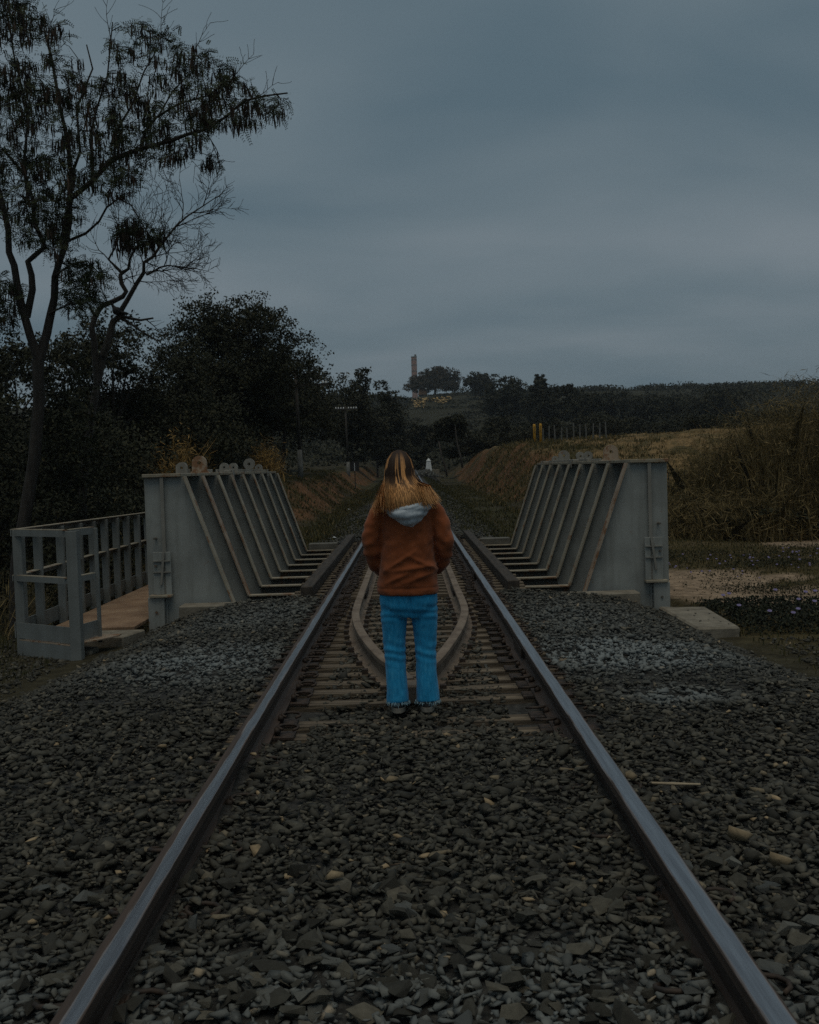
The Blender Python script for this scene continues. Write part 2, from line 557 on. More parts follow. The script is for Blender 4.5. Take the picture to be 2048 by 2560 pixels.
MAT['deck'] = deck_mat()

# ================================================================== terrain
XC = -0.02                       # track centre line


def tz(y):
    return 0.0115 * np.maximum(0, np.asarray(y, dtype=float) - 22)


def gz(x, y):
    x = np.asarray(x, dtype=float)
    y = np.asarray(y, dtype=float)
    z = -0.52 + tz(np.minimum(y, 140)) + 0.0 * x
    z = z + (fbm(x, y, .35, 1) - .5) * .22 * sm(2.5, 4.5, np.abs(x))
    # right bank and field
    right = sm(3.8, 6.7, x) * sm(25, 56, y) * 2.55 * (1 - .65 * sm(82, 118, y))
    z = z + right + sm(6.5, 22, x) * sm(24, 60, y) * .5
    z = z + ((fbm(x, y, .5, 4) - .5) * .75 + (fbm(x, y, 1.9, 14) - .5) * .34) * sm(3.4, 4.6, x) * sm(27, 36, y)
    # left mound and lower ground beyond the walkway
    left = sm(2.9, 4.7, -x) * sm(23, 40, y) * 1.15
    z = z + left + ((fbm(x, y, .45, 9) - .5) * .8 + (fbm(x, y, 1.9, 15) - .5) * .34) * sm(2.6, 3.6, -x) * sm(25, 32, y)
    z = z - sm(4.4, 6.8, -x) * .75 * (1 - sm(19, 28, y)) * sm(6, 10, y)
    # watercourse under the bridge
    pit = sm(12.15, 12.5, y) * (1 - sm(20.6, 21.0, y)) * (1 - sm(2.95, 3.15, x)) * (1 - .75 * sm(6.5, 9, -x))
    z = z - pit * 2.6
    # rising country behind
    z = z + sm(115, 430, y) * 27 + sm(400, 950, y) * 34
    z = z + (fbm(x, y, .02, 12) - .5) * 3 * sm(130, 300, y)
    return z


def axis(parts):
    a = np.concatenate([np.arange(p[0], p[1], p[2]) for p in parts] + [[parts[-1][1]]])
    return a


gx = axis([(-1600, -200, 140), (-200, -40, 16), (-40, -12, 1.4), (-12, 14, .27), (14, 40, 1.2), (40, 200, 16), (200, 1600, 140)])
gy = axis([(-300, -30, 45), (-30, -4, 3), (-4, 30, .26), (30, 70, .6), (70, 140, 1.6), (140, 500, 15), (500, 2600, 120)])
GX, GY = np.meshgrid(gx, gy)
GZ = gz(GX, GY)
nxg, nyg = len(gx), len(gy)
ii, jj = np.meshgrid(np.arange(nxg - 1), np.arange(nyg - 1))
q0 = (jj * nxg + ii).ravel()
GF = np.stack([q0, q0 + 1, q0 + 1 + nxg, q0 + nxg], 1)
# kinds of soil
fx, fy = GX.ravel(), GY.ravel()
col = np.tile(np.array([.045, .04, .024]), (len(fx), 1))


def blend(mask, c):
    global col
    mask = np.clip(mask, 0, 1)[:, None]
    col = col * (1 - mask) + np.array(c) * mask


n1 = fbm(fx, fy * 2.2, .55, 2)
n2 = fbm(fx, fy, 1.3, 6)
blend(sm(3.0, 3.6, fx) * sm(9, 11, fy) * (1 - sm(25, 28, fy)), (.075, .06, .027))
sandm = sm(.57, .63, n1 + .16 * (fbm(fx, fy, 3.2, 21) - .5) + .22 * np.exp(-((fx - 4.4) ** 2 / 3 + (fy - 14.8) ** 2 / 7)) + .25 * np.exp(-((fx - 8.3) ** 2 / 3 + (fy - 21.8) ** 2 / 2)))
sandm = sandm * (1 - .85 * sm(16.3, 17.6, fy) * (1 - sm(7.0, 7.8, fx)))
blend(sandm * sm(3.0, 3.5, fx) * sm(11.5, 13, fy) * (1 - sm(23, 25, fy)), (.30, .225, .155))
blend(sm(5, 7, fx) * sm(25, 30, fy) * (1 - sm(95, 110, fy)), (.215, .145, .068))
blend(sm(.42, .6, n2) * sm(5, 7, fx) * sm(25, 30, fy) * (1 - sm(95, 110, fy)), (.10, .08, .036))
gslope = np.abs(np.gradient(GZ, axis=1) / np.maximum(np.gradient(GX, axis=1), 1e-3)).ravel()
redm = .85 * sm(.38, .62, gslope + (n2 - .5) * .9) * sm(24, 28, fy) * (1 - sm(100, 120, fy)) * (np.abs(fx) < 9)
blend(redm, (.15, .078, .038))
blend(sm(.5, .62, fbm(fx, fy, .9, 8)) * sm(24, 28, fy) * (1 - sm(100, 120, fy)) * (np.abs(fx) < 9) * .8, (.055, .052, .024))
blend(sm(115, 150, fy), (.035, .034, .02))
blend(sm(480, 700, fy), (.06, .075, .045))
ground = npmesh('ground', np.stack([fx, fy, GZ.ravel()], 1), GF, MAT['soil'], col=col, smooth=True)
tag(ground, 'uneven earth ground with sandy patches, red banks and wooded hill', kind='structure')


# ballast bed
def bz(x, y):
    x = np.asarray(x, dtype=float) - XC
    y = np.asarray(y, dtype=float)
    a = np.abs(x)
    open_deck = sm(4.9, 6.0, y)                       # sleepers come out of the stones towards the bridge
    mid = -.15 - .037 * open_deck
    z = np.where(a < .8, mid, -.135)
    z = np.where((a > .8) & (a < 1.02), -.15 - .04 * open_deck, z)
    z = z + .035 * np.exp(-((a - .42) / .25) ** 2) * (1 - open_deck) + .05 * np.exp(-((a - .8375) / .15) ** 2) * (1 - open_deck)
    z = z - .40 * sm(2.1, 3.6, a) - .10 * sm(1.2, 2.6, a) * sm(7, 11, y)
    z = z + (fbm(x, y, 1.1, 3) - .5) * .07 + (fbm(x, y, 4, 5) - .5) * .03
    z = z + .055 * np.exp(-((x + .0) / .2) ** 2 - ((y - 6.1) / .16) ** 2)
    return z + tz(y)


def grid_mesh(name, xs, ys, zf, mat):
    X, Y = np.meshgrid(xs, ys)
    nx = len(xs)
    i, j = np.meshgrid(np.arange(nx - 1), np.arange(len(ys) - 1))
    q = (j * nx + i).ravel()
    return npmesh(name, np.stack([X.ravel(), Y.ravel(), zf(X, Y).ravel()], 1), np.stack([q, q + 1, q + 1 + nx, q + nx], 1), mat, smooth=True)


bed = grid_mesh('ballast_bed', np.arange(-3.96, 3.97, .12), np.arange(-4, 11.93, .12), lambda x, y: bz(x, y) - .03, MAT['bed'])
tag(bed, 'dark crushed stone ballast bed under the near track', kind='structure')
bed2 = grid_mesh('far_ballast_bed', np.arange(-2.3, 2.31, .23), np.arange(21.25, 128, .4),
                 lambda x, y: -.13 - .34 * sm(1.25, 2.3, np.abs(x)) + (fbm(x, y, 2, 3) - .5) * .09 + tz(y) - .03, MAT['bed'])
tag(bed2, 'gravel track bed running on beyond the bridge', kind='structure')

# ---- stones
rs = np.random.default_rng(11)


def stone_variant(seed, npt):
    r = np.random.default_rng(seed)
    p = r.normal(size=(npt, 3))
    p /= np.linalg.norm(p, axis=1)[:, None]
    p *= r.uniform(.7, 1.15, (npt, 1))
    p *= np.array([1.1, r.uniform(.55, .9), r.uniform(.33, .56)])
    bm = bmesh.new()
    for q in p:
        bm.verts.new(q)
    res = bmesh.ops.convex_hull(bm, input=bm.verts)
    bmesh.ops.delete(bm, geom=list({g for g in res['geom_interior'] + res['geom_unused'] if isinstance(g, bmesh.types.BMVert)}), context='VERTS')
    bmesh.ops.recalc_face_normals(bm, faces=bm.faces)
    bm.verts.index_update()
    V = np.array([v.co[:] for v in bm.verts])
    F = np.array([[v.index for v in f.verts] for f in bm.faces if len(f.verts) == 3])
    bm.free()
    return V, F


HI = [stone_variant(100 + k, 11) for k in range(14)]
LO = [stone_variant(300 + k, 8) for k in range(10)]


def rotmats(n, r, tilt):
    a = r.uniform(0, 2 * np.pi, n)
    t = r.normal(0, tilt, n)
    b = r.uniform(0, 2 * np.pi, n)
    ca, sa = np.cos(a), np.sin(a)
    Rz_ = np.zeros((n, 3, 3))
    Rz_[:, 0, 0] = ca; Rz_[:, 0, 1] = -sa; Rz_[:, 1, 0] = sa; Rz_[:, 1, 1] = ca; Rz_[:, 2, 2] = 1
    ax = np.stack([np.cos(b), np.sin(b), np.zeros(n)], 1)
    K = np.zeros((n, 3, 3))
    K[:, 0, 2] = ax[:, 1]; K[:, 1, 2] = -ax[:, 0]; K[:, 2, 0] = -ax[:, 1]; K[:, 2, 1] = ax[:, 0]
    I = np.eye(3)[None]
    s, c = np.sin(t)[:, None, None], (1 - np.cos(t))[:, None, None]
    return (I + s * K + c * (K @ K)) @ Rz_


def scatter(x0, x1, y0, y1, dens, r):
    n = int((x1 - x0) * (y1 - y0) * dens)
    return r.uniform(x0, x1, n), r.uniform(y0, y1, n)


def merge_stones(name, cx, cy, cz, size, variants, tilt, r, parent, mat, tone, dust):
    RM = rotmats(len(cx), r, tilt)
    vi = r.integers(0, len(variants), len(cx))
    VV, FF, TT, DD = [], [], [], []
    off = 0
    for k, (V, F) in enumerate(variants):
        m = np.where(vi == k)[0]
        if not len(m):
            continue
        P = np.einsum('nij,vj->nvi', RM[m], V) * size[m][:, None, None]
        P += np.stack([cx[m], cy[m], cz[m]], 1)[:, None, :]
        VV.append(P.reshape(-1, 3))
        FF.append((F[None] + (np.arange(len(m)) * len(V))[:, None, None] + off).reshape(-1, 3))
        off += len(m) * len(V)
        TT.append(np.repeat(tone[m], len(V)))
        DD.append(np.repeat(dust[m], len(V)))
    o = npmesh(name, np.concatenate(VV), np.concatenate(FF), mat, parent, tone=np.concatenate(TT))
    a = o.data.attributes.new('dust', 'FLOAT', 'POINT')
    a.data.foreach_set('value', np.concatenate(DD).astype(np.float32))
    return o


def dust_at(x, y):
    d = np.zeros_like(x)
    for (px, py, rx, ry, s) in [(1.55, 7.7, .75, .7, 1.3), (-1.6, 7.9, .7, .8, 1.0), (1.6, 6.25, .3, .25, .9), (0.2, 2.6, 1.6, .35, .45), (-1.2, 2.7, .35, .3, .5), (1.4, 9.6, 1.0, 1.6, .4), (-1.5, 10.4, 1, 1.2, .4)]:
        d = np.maximum(d, s * np.exp(-(((x - px) / rx) ** 2 + ((y - py) / ry) ** 2)))
    return np.clip(d * (.35 + 1.1 * fbm(x, y, 6, 4)), 0, .85)


# near zone
px, py = [], []
for (x0, x1, y0, y1, d) in [(-1.9, 1.9, 2.1, 4.2, 1900), (-3.0, 3.0, 4.2, 6.2, 1400), (-4.8, 4.8, 6.2, 11.9, 820), (-3.2, -1.9, 1.2, 4.2, 700), (1.9, 3.2, 1.2, 4.2, 700), (-1.9, 1.9, 1.2, 2.1, 700), (3.0, 4.2, 4.2, 6.2, 500), (-4.2, -3.0, 4.2, 6.2, 500)]:
    a, b = scatter(x0, x1, y0, y1, d, rs)
    px.append(a); py.append(b)
px, py = np.concatenate(px), np.concatenate(py)
ax = np.abs(px - XC)
keep = np.abs(ax - .8375) > .056
deckm = (ax < 1.02) & (py > 5.5)
keep &= ~(deckm & (np.abs(ax - .8375) < .26))
keep &= ~(deckm & (rs.random(len(px)) < sm(6.4, 9.5, py) * .45))
keep &= ~((ax > 3.3) & (rs.random(len(px)) < .12 + .4 * (ax - 3.3)))
keep &= ~((px > 2.8) & (py > 10.3))
keep &= py < 11.75 + .15 * rs.random(len(px))
px, py = px[keep], py[keep]
size = np.clip(rs.lognormal(np.log(.0195), .42, len(px)), .009, .052) * np.where(py > 7, 1.1, 1)
tone = np.clip(rs.beta(2.0, 3.2, len(px)) + (rs.random(len(px)) > .965) * .4, 0, 1)
pz = np.where(np.abs(px) > 3.45, np.maximum(gz(px, py) + .008, bz(px, py) - .03), bz(px, py)) + rs.uniform(-.024, .012, len(px))
dust = dust_at(px, py)
vis = (py > 2.42) & (py < 3.6) & (np.abs(px) < .40 * py + .02)
score = np.where(vis, size / py, 0)
near_idx = np.argsort(-score)[:300]
mask = np.ones(len(px), bool)
mask[near_idx] = False
for nm, sel, var in (('ballast_gravel', mask & (py < 6.6), HI), ('fine_ballast_gravel', mask & (py >= 6.6), LO)):
    o = merge_stones(nm, px[sel], py[sel], pz[sel], size[sel], var, .42, rs, bed, MAT['stone'], tone[sel], dust[sel])
    tag(o, kind='stuff')
# the biggest foreground stones one by one
VM = []
for k in range(28):
    V, F = HI[k % 14]
    me = bpy.data.meshes.new('stone')
    me.from_pydata([tuple(p) for p in V], [], [tuple(f) for f in F])
    me.materials.append(MAT['stone'])
    for nm, val in (('tone', (k * .37) % 1 * .8), ('dust', .25 if k % 5 == 0 else 0)):
        me.attributes.new(nm, 'FLOAT', 'POINT').data.foreach_set('value', np.full(len(V), val, dtype=np.float32))
    VM.append(me)
RMn = rotmats(300, rs, .4)
for k, i in enumerate(near_idx):
    o = bpy.data.objects.new('stone', VM[k % 28])
    C.objects.link(o)
    o.parent = bed
    o.matrix_basis = Matrix.Translation((px[i], py[i], pz[i] + .006)) @ Matrix([list(r_) for r_ in RMn[k]]).to_4x4() @ Matrix.Scale(size[i], 4)
# gravel beyond the bridge
a, b = scatter(-2.2, 2.2, 21.2, 42, 75, rs)
k = (np.abs(np.abs(a - XC) - .8375) > .12)
a, b = a[k], b[k]
zz = -.13 - .34 * sm(1.25, 2.3, np.abs(a)) + tz(b) + (fbm(a, b, 2, 3) - .5) * .09
o = merge_stones('far_gravel', a, b, zz, rs.uniform(.03, .06, len(a)), LO, .4, rs, bed2, MAT['stone'],
                 np.clip(rs.beta(2, 3.6, len(a)), 0, 1), np.full(len(a), .15) * rs.random(len(a)))
tag(o, kind='stuff')

# single stones and a stick that stand out in the ballast
for (x, y, s, lab) in [(1.17, 3.79, .062, 'large tan stone lying right of the right rail'),
                       (1.24, 3.56, .055, 'flat orange brown stone nearest the lower right of the right rail'),
                       (-.30, 3.52, .036, 'pale cream pebble between the rails on the left side'),
                       (-.12, 4.62, .034, 'pale buff pebble between the rails below the standing person')]:
    V, F = HI[3 if s > .05 else 6]
    st = npmesh('loose_stone', V * s * np.array([.95, .8, .95]) + np.array([x, y, float(bz(x, y)) + .03]), F, MAT['stone'], tone=np.full(len(V), .95))
    tag(st, lab, 'stone')
st = MB().tube([(1.01, 4.44, -.10), (1.10, 4.43, -.103), (1.21, 4.40, -.10)], [.006, .007, .005], 6).build('stick', MAT['wood_pale'], smooth=True)
tag(st, 'short pale wooden stick lying on the ballast right of the right rail', 'stick')

# ================================================================== railway track
track = empty('railway_track', (XC, 6, -.3), 'single railway track with two steel rails, timber sleepers and pointed inner guard rails', 'railway track')
RAIL = [(-.036, -.004), (-.030, 0.0), (.030, 0.0), (.036, -.004), (.036, -.034), (.026, -.046), (.010, -.052), (.0085, -.125), (.03, -.145), (.07, -.153), (.07, -.165),
        (-.07, -.165), (-.07, -.153), (-.03, -.145), (-.0085, -.125), (-.010, -.052), (-.026, -.046), (-.036, -.034)]


def sweep(path, prof, sc=1.0, drop=0):
    P = [Vector(p) for p in path]
    rr = []
    for i, p in enumerate(P):
        t = (P[min(i + 1, len(P) - 1)] - P[max(i - 1, 0)])
        t.z = 0
        t.normalize()
        nrm = Vector((t.y, -t.x, 0))
        rr.append([p + nrm * (a * sc) + Vector((0, 0, b * sc - drop)) for a, b in prof])
    return MB().rings(rr)


for s, lab in ((-1, None), (1, None)):
    xr = XC + s * .8375
    path = [(0, y, float(tz(y))) for y in [-4, 22] + list(range(26, 125, 6))]
    mb = sweep(path, RAIL)
    o = link('rail', mb.mesh('rail'), MAT['rail'][s])
    o.location = (xr, 0, 0)
    o.parent = track
    bpy_inv(o, track)


def smooth_path(pts, n=6):
    P = [Vector(p) for p in pts]
    out = []
    for i in range(len(P) - 1):
        a, b, c, d = P[max(i - 1, 0)], P[i], P[i + 1], P[min(i + 2, len(P) - 1)]
        for k in range(n):
            t = k / n
            out.append(.5 * ((2 * b) + (c - a) * t + (2 * a - 5 * b + 4 * c - d) * t * t + (3 * b - a - 3 * c + d) * t ** 3))
    return out + [P[-1]]


gl = smooth_path([(.0 - .035, 6.45, -.02), (-.12, 6.86, -.02), (-.235, 7.30, -.02), (-.40, 8.25, -.02), (-.505, 9.2, -.02), (-.535, 10.0, -.02), (-.54, 11.2, -.02), (-.54, 11.85, -.02)])
gr = smooth_path([(.055 - .035, 6.50, -.02), (.10, 6.86, -.02), (.205, 7.36, -.02), (.37, 8.4, -.02), (.465, 9.3, -.02), (.492, 10.0, -.02), (.49, 11.2, -.02), (.49, 11.85, -.02)])
for pts in (gl, gr):
    sweep(pts, RAIL, .98).build('guard_rail', MAT['guard'], track)
    x = pts[-1].x
    sweep([(x, 11.858, -.02), (x, 22.5, -.02)], RAIL, .98).build('guard_rail', MAT['guard'], track)
MB().prism([(-.075, 6.28, -.03), (.085, 6.28, -.03), (.10, 6.62, -.03), (-.10, 6.62, -.03)], (0, 0, -.12)).build('guard_point', MAT['guard'], track, bevel=.012)
spike_me = MB().box(-.022, .022, -.03, .03, 0, .032).mesh('guard_spike')
spike_me.materials.append(MAT['rust_dark'])
for pts in (gl, gr):
    for y_ in [6.86] + [7.17 + .308 * k for k in range(15)]:
        x_ = float(np.interp(y_, [p.y for p in pts], [p.x for p in pts]))
        for q in (-1, 1):
            sp_ = bpy.data.objects.new('guard_spike', spike_me)
            C.objects.link(sp_)
            sp_.parent = track
            sp_.matrix_parent_inverse = track.matrix_basis.inverted()
            sp_.location = (x_ + q * .088, y_, -.183)
for x_ in (gl[-1].x, gr[-1].x):
    for q in (-1, 1):
        MB().box(x_ + q * .024 - .011, x_ + q * .024 + .011, 11.5, 12.2, -.14, -.075).build('joint_plate', MAT['rust_dark'], track, bevel=.004)
# joint plates on the right rail
for y in (7.55, 13.0):
    MB().box(XC + .8375 - .036, XC + .8375 - .010, y, y + .55, -.118, -.052).build('joint_plate', MAT['rust_dark'], track, bevel=.004)


def clip_mesh():
    mb = MB()
    pts = []
    for k in range(9):
        a = R(-60 + 300 * k / 8)
        pts.append((.045 * math.cos(a) * 1.25, .038 * math.sin(a), .016 + .018 * math.sin(a * .5 + .6)))
    mb.tube(pts, .0085, 5)
    mb.box(-.075, -.045, -.035, .035, -.004, .028)
    return mb.mesh('rail_clip', True)


def sleeper_proto(half, w, h):
    rr = MB()
    seg = 10
    rings = []
    for i in range(seg + 1):
        x = -half + 2 * half * i / seg
        j = lambda k: (mnoise.noise((x * 3, k * 5.1, half)) * .008)
        rings.append([(x, -w / 2 + j(1), -h), (x, w / 2 + j(2), -h), (x, w / 2 + j(3), j(4)), (x, -w / 2 + j(5), j(6))])
    return rr.rings(rings).mesh('sleeper')


clip_me = clip_mesh()
clip_me.materials.append(MAT['rust_dark'])
plate_me = MB().box(-.16, .16, -.075, .075, 0, .013).mesh('tie_plate')
plate_me.materials.append(MAT['rust_dark'])
sl_me = [sleeper_proto(1.40 + .004 * k, .14, .17) for k in range(3)]
for m_ in sl_me:
    m_.materials.append(MAT['timber'])
ys = [2.75, 3.33, 3.9, 4.48, 5.05, 5.70, 6.02, 6.55, 6.86] + [7.17 + .308 * k for k in range(47)]
ys = [y for y in ys if not (11.62 < y < 11.95)] + [21.95 + .6 * k for k in range(22)]
rng = random.Random(3)
for i, y in enumerate(ys):
    sl = bpy.data.objects.new('sleeper', sl_me[i % 3])
    C.objects.link(sl)
    sl.parent = track
    sl.matrix_parent_inverse = track.matrix_basis.inverted()
    sl.location = (XC + rng.uniform(-.03, .03), y, -.18 + float(tz(y)) + (rng.uniform(-.006, .004) if y < 12 else 0) - (.03 if y > 21.6 else 0))
    sl.rotation_euler = (0, 0, rng.uniform(-.012, .012))
    if y > 21.5:
        continue
    for s in (-1, 1):
        p = bpy.data.objects.new('tie_plate', plate_me)
        C.objects.link(p)
        p.parent = sl
        p.location = (s * .8375, 0, .003)
        for q in (-1, 1):
            if y > 5.2 or True:
                c = bpy.data.objects.new('rail_clip', clip_me)
                C.objects.link(c)
                c.parent = sl
                c.location = (s * .8375 + q * .125, rng.uniform(-.01, .01), .03)
                c.rotation_euler = (0, 0, 0 if q > 0 else math.pi)

# tarred timbers bolted outside the running rails on the bridge
for s in (-1, 1):
    MB().box(XC + s * 1.20 - .07, XC + s * 1.20 + .07, 12.0, 21.6, -.178, -.04).build('guard_timber', MAT['dark_timber'], track, bevel=.01)

# ================================================================== the girder bridge
BX = -0.035
Y1, Y2, NB = 12.2, 20.85, 9
HW, FLW = 2.85, .225
bridge = empty('girder_bridge', (BX, 12.2, -.5), 'grey steel half through girder bridge with slanted knee brackets either side of the track', 'bridge')
YB = [Y1 + (Y2 - Y1) * k / (NB - 1) for k in range(NB)]
for s in (-1, 1):
    xw = BX + s * HW
    web = MB().box(xw - .012, xw + .012, Y1 - .02, Y2 + .04, -.62, 1.275).build('girder_web', MAT['steel'], bridge)
    MB().box(xw - .02, xw + .02, Y1 - .05, Y1 - .021, -.10, 1.274).build('web_edge', MAT['lug'], web)
    MB().box(xw - FLW, xw + FLW, Y1 - .06, Y2 + .08, 1.276, 1.315).build('top_flange', MAT['steel_edge'], web, bevel=.004)
    MB().box(xw - FLW, xw + FLW, Y1 + .25, Y2 + .04, -.66, -.622).build('bottom_flange', MAT['steel'], web)
    # plate on the outer side, facing the track approach, and its foot
    xo0, xo1 = sorted((xw + s * .013, xw + s * .215))
    MB().box(xo0, xo1, Y1 + .0, Y1 + .018, -.60, 1.274).build('end_stiffener', MAT['steel'], web)
    xi0, xi1 = sorted((xw + s * .016, xw + s * .205))
    MB().box(xi0, xi1, Y1 - .085, Y1 - .065, -.62, -.13).box(xi0, xi0 + .014, Y1 - .064, Y1 - .002, -.62, -.13).box(xi1 - .014, xi1, Y1 - .064, Y1 - .002, -.62, -.13).build('bearing_post', MAT['steel'], web, bevel=.004)
    # splice box at the foot of the web
    for (a0, a1) in ((-.075, -.008), (.014, .135)):
        c0, c1 = sorted((xw + s * a0, xw + s * a1))
        MB().box(c0, c1, Y1 - .062, Y1 - .042, -.10, .40).build('splice_plate', MAT['steel'], web, bevel=.003)
    c0, c1 = sorted((xw - s * .08, xw + s * .18))
    MB().box(c0, c1, Y1 - .12, Y1 - .005, -.128, -.10).build('shelf_plate', MAT['steel_edge'], web, bevel=.003)
    for zz_ in (.16, .29):
        c0, c1 = sorted((xw - s * .07, xw + s * .13))
        MB().box(c0, c1, Y1 - .085, Y1 - .0625, zz_, zz_ + .012).build('splice_rib', MAT['lug'], web)
    MB().prism([(xw - .014 + s * .0, Y1 - .088, .40), (xw + .014, Y1 - .088, .40), (xw + .016 + s * .045, Y1 - .088, .02), (xw - .008 + s * .045, Y1 - .088, .02)], (0, .022, 0)).build('splice_strip', MAT['lug'], web)
    for (bx_, bz_) in ((.10, .56), (.10, .24), (.11, -.30)):
        MB().tube([(xw + s * bx_, Y1 - .10, bz_), (xw + s * bx_, Y1 + .0, bz_)], .014, 8).build('bolt', MAT['steel_floor'], web)
    # knee brackets
    for k, yb in enumerate(YB):
        xa, xt, xb = xw - s * .013, xw - s * (FLW + .03), xw - s * .79
        zb = -.262 - .004 * k
        pl = MB().prism([(xa, yb, 1.274), (xt, yb, 1.274), (xb, yb, zb), (xb, yb, zb - .30), (xa, yb, zb - .30)], (0, .016, 0)).build('knee_bracket', MAT['steel'], bridge)
        e = Vector((xb - xt, 0, zb - 1.274)).normalized()
        nn = Vector((-s, 0, 0))
        nn = (nn - e * nn.dot(e)).normalized() * .016
        p0, p1 = Vector((xt, yb - .085, 1.274)), Vector((xb, yb - .085, zb + .0))
        MB().prism([p0, p1, p1 + nn, p0 + nn], (0, .16, 0)).build('bracket_flange', MAT['rusty'] if (s, k) in ((1, 0), (-1, 1)) else MAT['steel_edge'], pl)
for k, yb in enumerate(YB):
    zb = -.262 - .004 * k
    xh = HW - .79 - .003
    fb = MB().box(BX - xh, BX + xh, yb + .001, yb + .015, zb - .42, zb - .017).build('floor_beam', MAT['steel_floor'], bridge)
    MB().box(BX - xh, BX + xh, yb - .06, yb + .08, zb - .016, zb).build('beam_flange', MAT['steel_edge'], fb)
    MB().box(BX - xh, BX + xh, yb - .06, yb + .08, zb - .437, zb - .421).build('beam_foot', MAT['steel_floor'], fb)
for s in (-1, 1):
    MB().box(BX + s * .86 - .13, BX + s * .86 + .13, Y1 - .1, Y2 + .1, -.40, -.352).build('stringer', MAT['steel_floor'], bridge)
# flat plates beside the floor beams at either end
for s in (-1, 1):
    c0, c1 = sorted((BX + s * 1.42, BX + s * 2.02))
    MB().box(c0, c1, Y1 - .16, Y1 - .14, -.42, -.285).build('end_plate', MAT['steel'], bridge, bevel=.003)


def lug(kind, x, y, zc, r, mat, w=None):
    """lifting lugs and pulleys standing on the top flange"""
    base = 1.316
    o = empty('tmp')
    bpy.data.objects.remove(o)
    prof = []
    n = 20
    rw = r if w is None else w
    if kind == 'ring':
        prof = [(r * math.cos(2 * math.pi * k / n), r * math.sin(2 * math.pi * k / n)) for k in range(n)]
    else:
        prof = [(r * math.cos(math.pi * k / n), r * math.sin(math.pi * k / n)) for k in range(n + 1)]
        if kind == 'arch':
            prof += [(-r * 1.02, base - zc + .03), (-r * 1.35, base - zc), (r * 1.35, base - zc), (r * 1.02, base - zc + .03)]
        else:
            prof += [(-r, base - zc), (r, base - zc)]
    m_ = len(prof)
    hole = r * .26
    V, F = [], []
    th = .03
    for yy in (y - th, y + th):
        V += [(x + a, yy, zc + b) for a, b in prof]
        for a, b in prof:
            d = math.hypot(a, b)
            V.append((x + a / d * hole, yy, zc + b / d * hole))
    for i in range(m_):
        j = (i + 1) % m_
        F += [(i, j, m_ + j, m_ + i), (2 * m_ + j, 2 * m_ + i, 3 * m_ + i, 3 * m_ + j), (i, j, 2 * m_ + j, 2 * m_ + i), (m_ + j, m_ + i, 3 * m_ + i, 3 * m_ + j)]
    mb = MB().add(V, F)
    return mb.build('lifting_lug', mat, bridge)


LUGS = [('tab', -2.839, 13.07, 1.382, .072, 'lug'), ('arch', -2.834, 14.16, 1.450, .098, 'rusty'), ('tab', -2.836, 16.07, 1.392, .07, 'lug'), ('tab', -2.833, 16.9, 1.393, .072, 'lug'),
        ('ring', -2.837, 18.6, 1.455, .10, 'lug'), ('tab', -2.835, 19.76, 1.385, .07, 'lug'),
        ('tab', 2.855, 20.2, 1.385, .06, 'lug'), ('tab', 2.863, 19.1, 1.435, .10, 'lug'), ('ring', 2.865, 17.3, 1.405, .072, 'lug'), ('ring', 2.859, 16.5, 1.405, .068, 'lug'), ('arch', 2.859, 14.67, 1.434, .10, 'rusty')]
for lg in LUGS:
    o = lug(*lg[:5], MAT[lg[5]])
    if lg[5] == 'rusty':
        o['label'] = 'rust stained arched lifting lug'
for (x, y0, y1, h) in ((BX - HW, 13.5, 14.0, .055), (BX - HW, 14.35, 15.6, .05), (BX - HW, 16.0, 19.9, .05), (BX + HW, 15.9, 20.3, .04), (BX + HW, 14.9, 15.7, .03)):
    MB().box(x - .075, x - .045, y0, y1, 1.3165, 1.3165 + h).build('lug_bar', MAT['lug'], bridge, bevel=.004)
for (x, y) in ((BX - HW + .16, 15.75), (BX - HW + .16, 19.6), (BX + HW - .16, 16.5), (BX + HW - .16, 20.1)):
    s = 1 if x < 0 else -1
    MB().box(x - .05, x + .05, y - .06, y + .06, 1.317, 1.35).box(x + s * .068, x + s * .088, y - .055, y + .055, 1.22, 1.35).build('flange_clamp', MAT['lug'], bridge, bevel=.004)

# ------------------------------------------------------------------ abutments
ab = MB().box(-2.66, 2.60, 11.90, 12.05, -2.9, -.33).box(.99 + BX + .4, 2.60, 11.78, 12.06, -.9, -.2).box(-2.66, -(1.40), 11.78, 12.06, -.9, -.2).build('abutment_wall', MAT['concrete'], bevel=.012)
tag(ab, 'low pale concrete abutment kerb at the near end of the bridge', 'wall')
ab2 = MB().box(-2.7, 2.7, 20.98, 21.22, -2.9, -.34).box(1.42, 2.02, 20.95, 21.23, -.9, -.17).box(-2.06, -1.48, 20.95, 21.23, -.9, -.17).build('far_abutment_wall', MAT['concrete_dark'], bevel=.012)
tag(ab2, 'dark concrete abutment kerb at the far end of the bridge', 'wall')
ww = MB().prism([(2.86, 10.40, -.40), (3.31, 10.46, -.41), (3.37, 11.9, -.40), (3.02, 11.95, -.40), (2.86, 12.04, -.40)], (0, 0, -.9)).build('wing_wall', MAT['concrete'], bevel=.02)
tag(ww, 'pale concrete wing wall top beside the right girder foot', 'wall')
for q, (dx_, dy_) in enumerate([(3.05, 11.2), (3.12, 10.9), (3.2, 11.0), (3.1, 11.35), (3.18, 10.7), (3.24, 11.3), (3.0, 10.8), (3.22, 10.55), (3.09, 11.6)]):
    V, F = HI[q]
    me_ = npmesh('stone_chip', V * .014 + np.array([dx_, dy_, -.393]), F, MAT['stone'], ww, tone=np.full(len(V), .2))
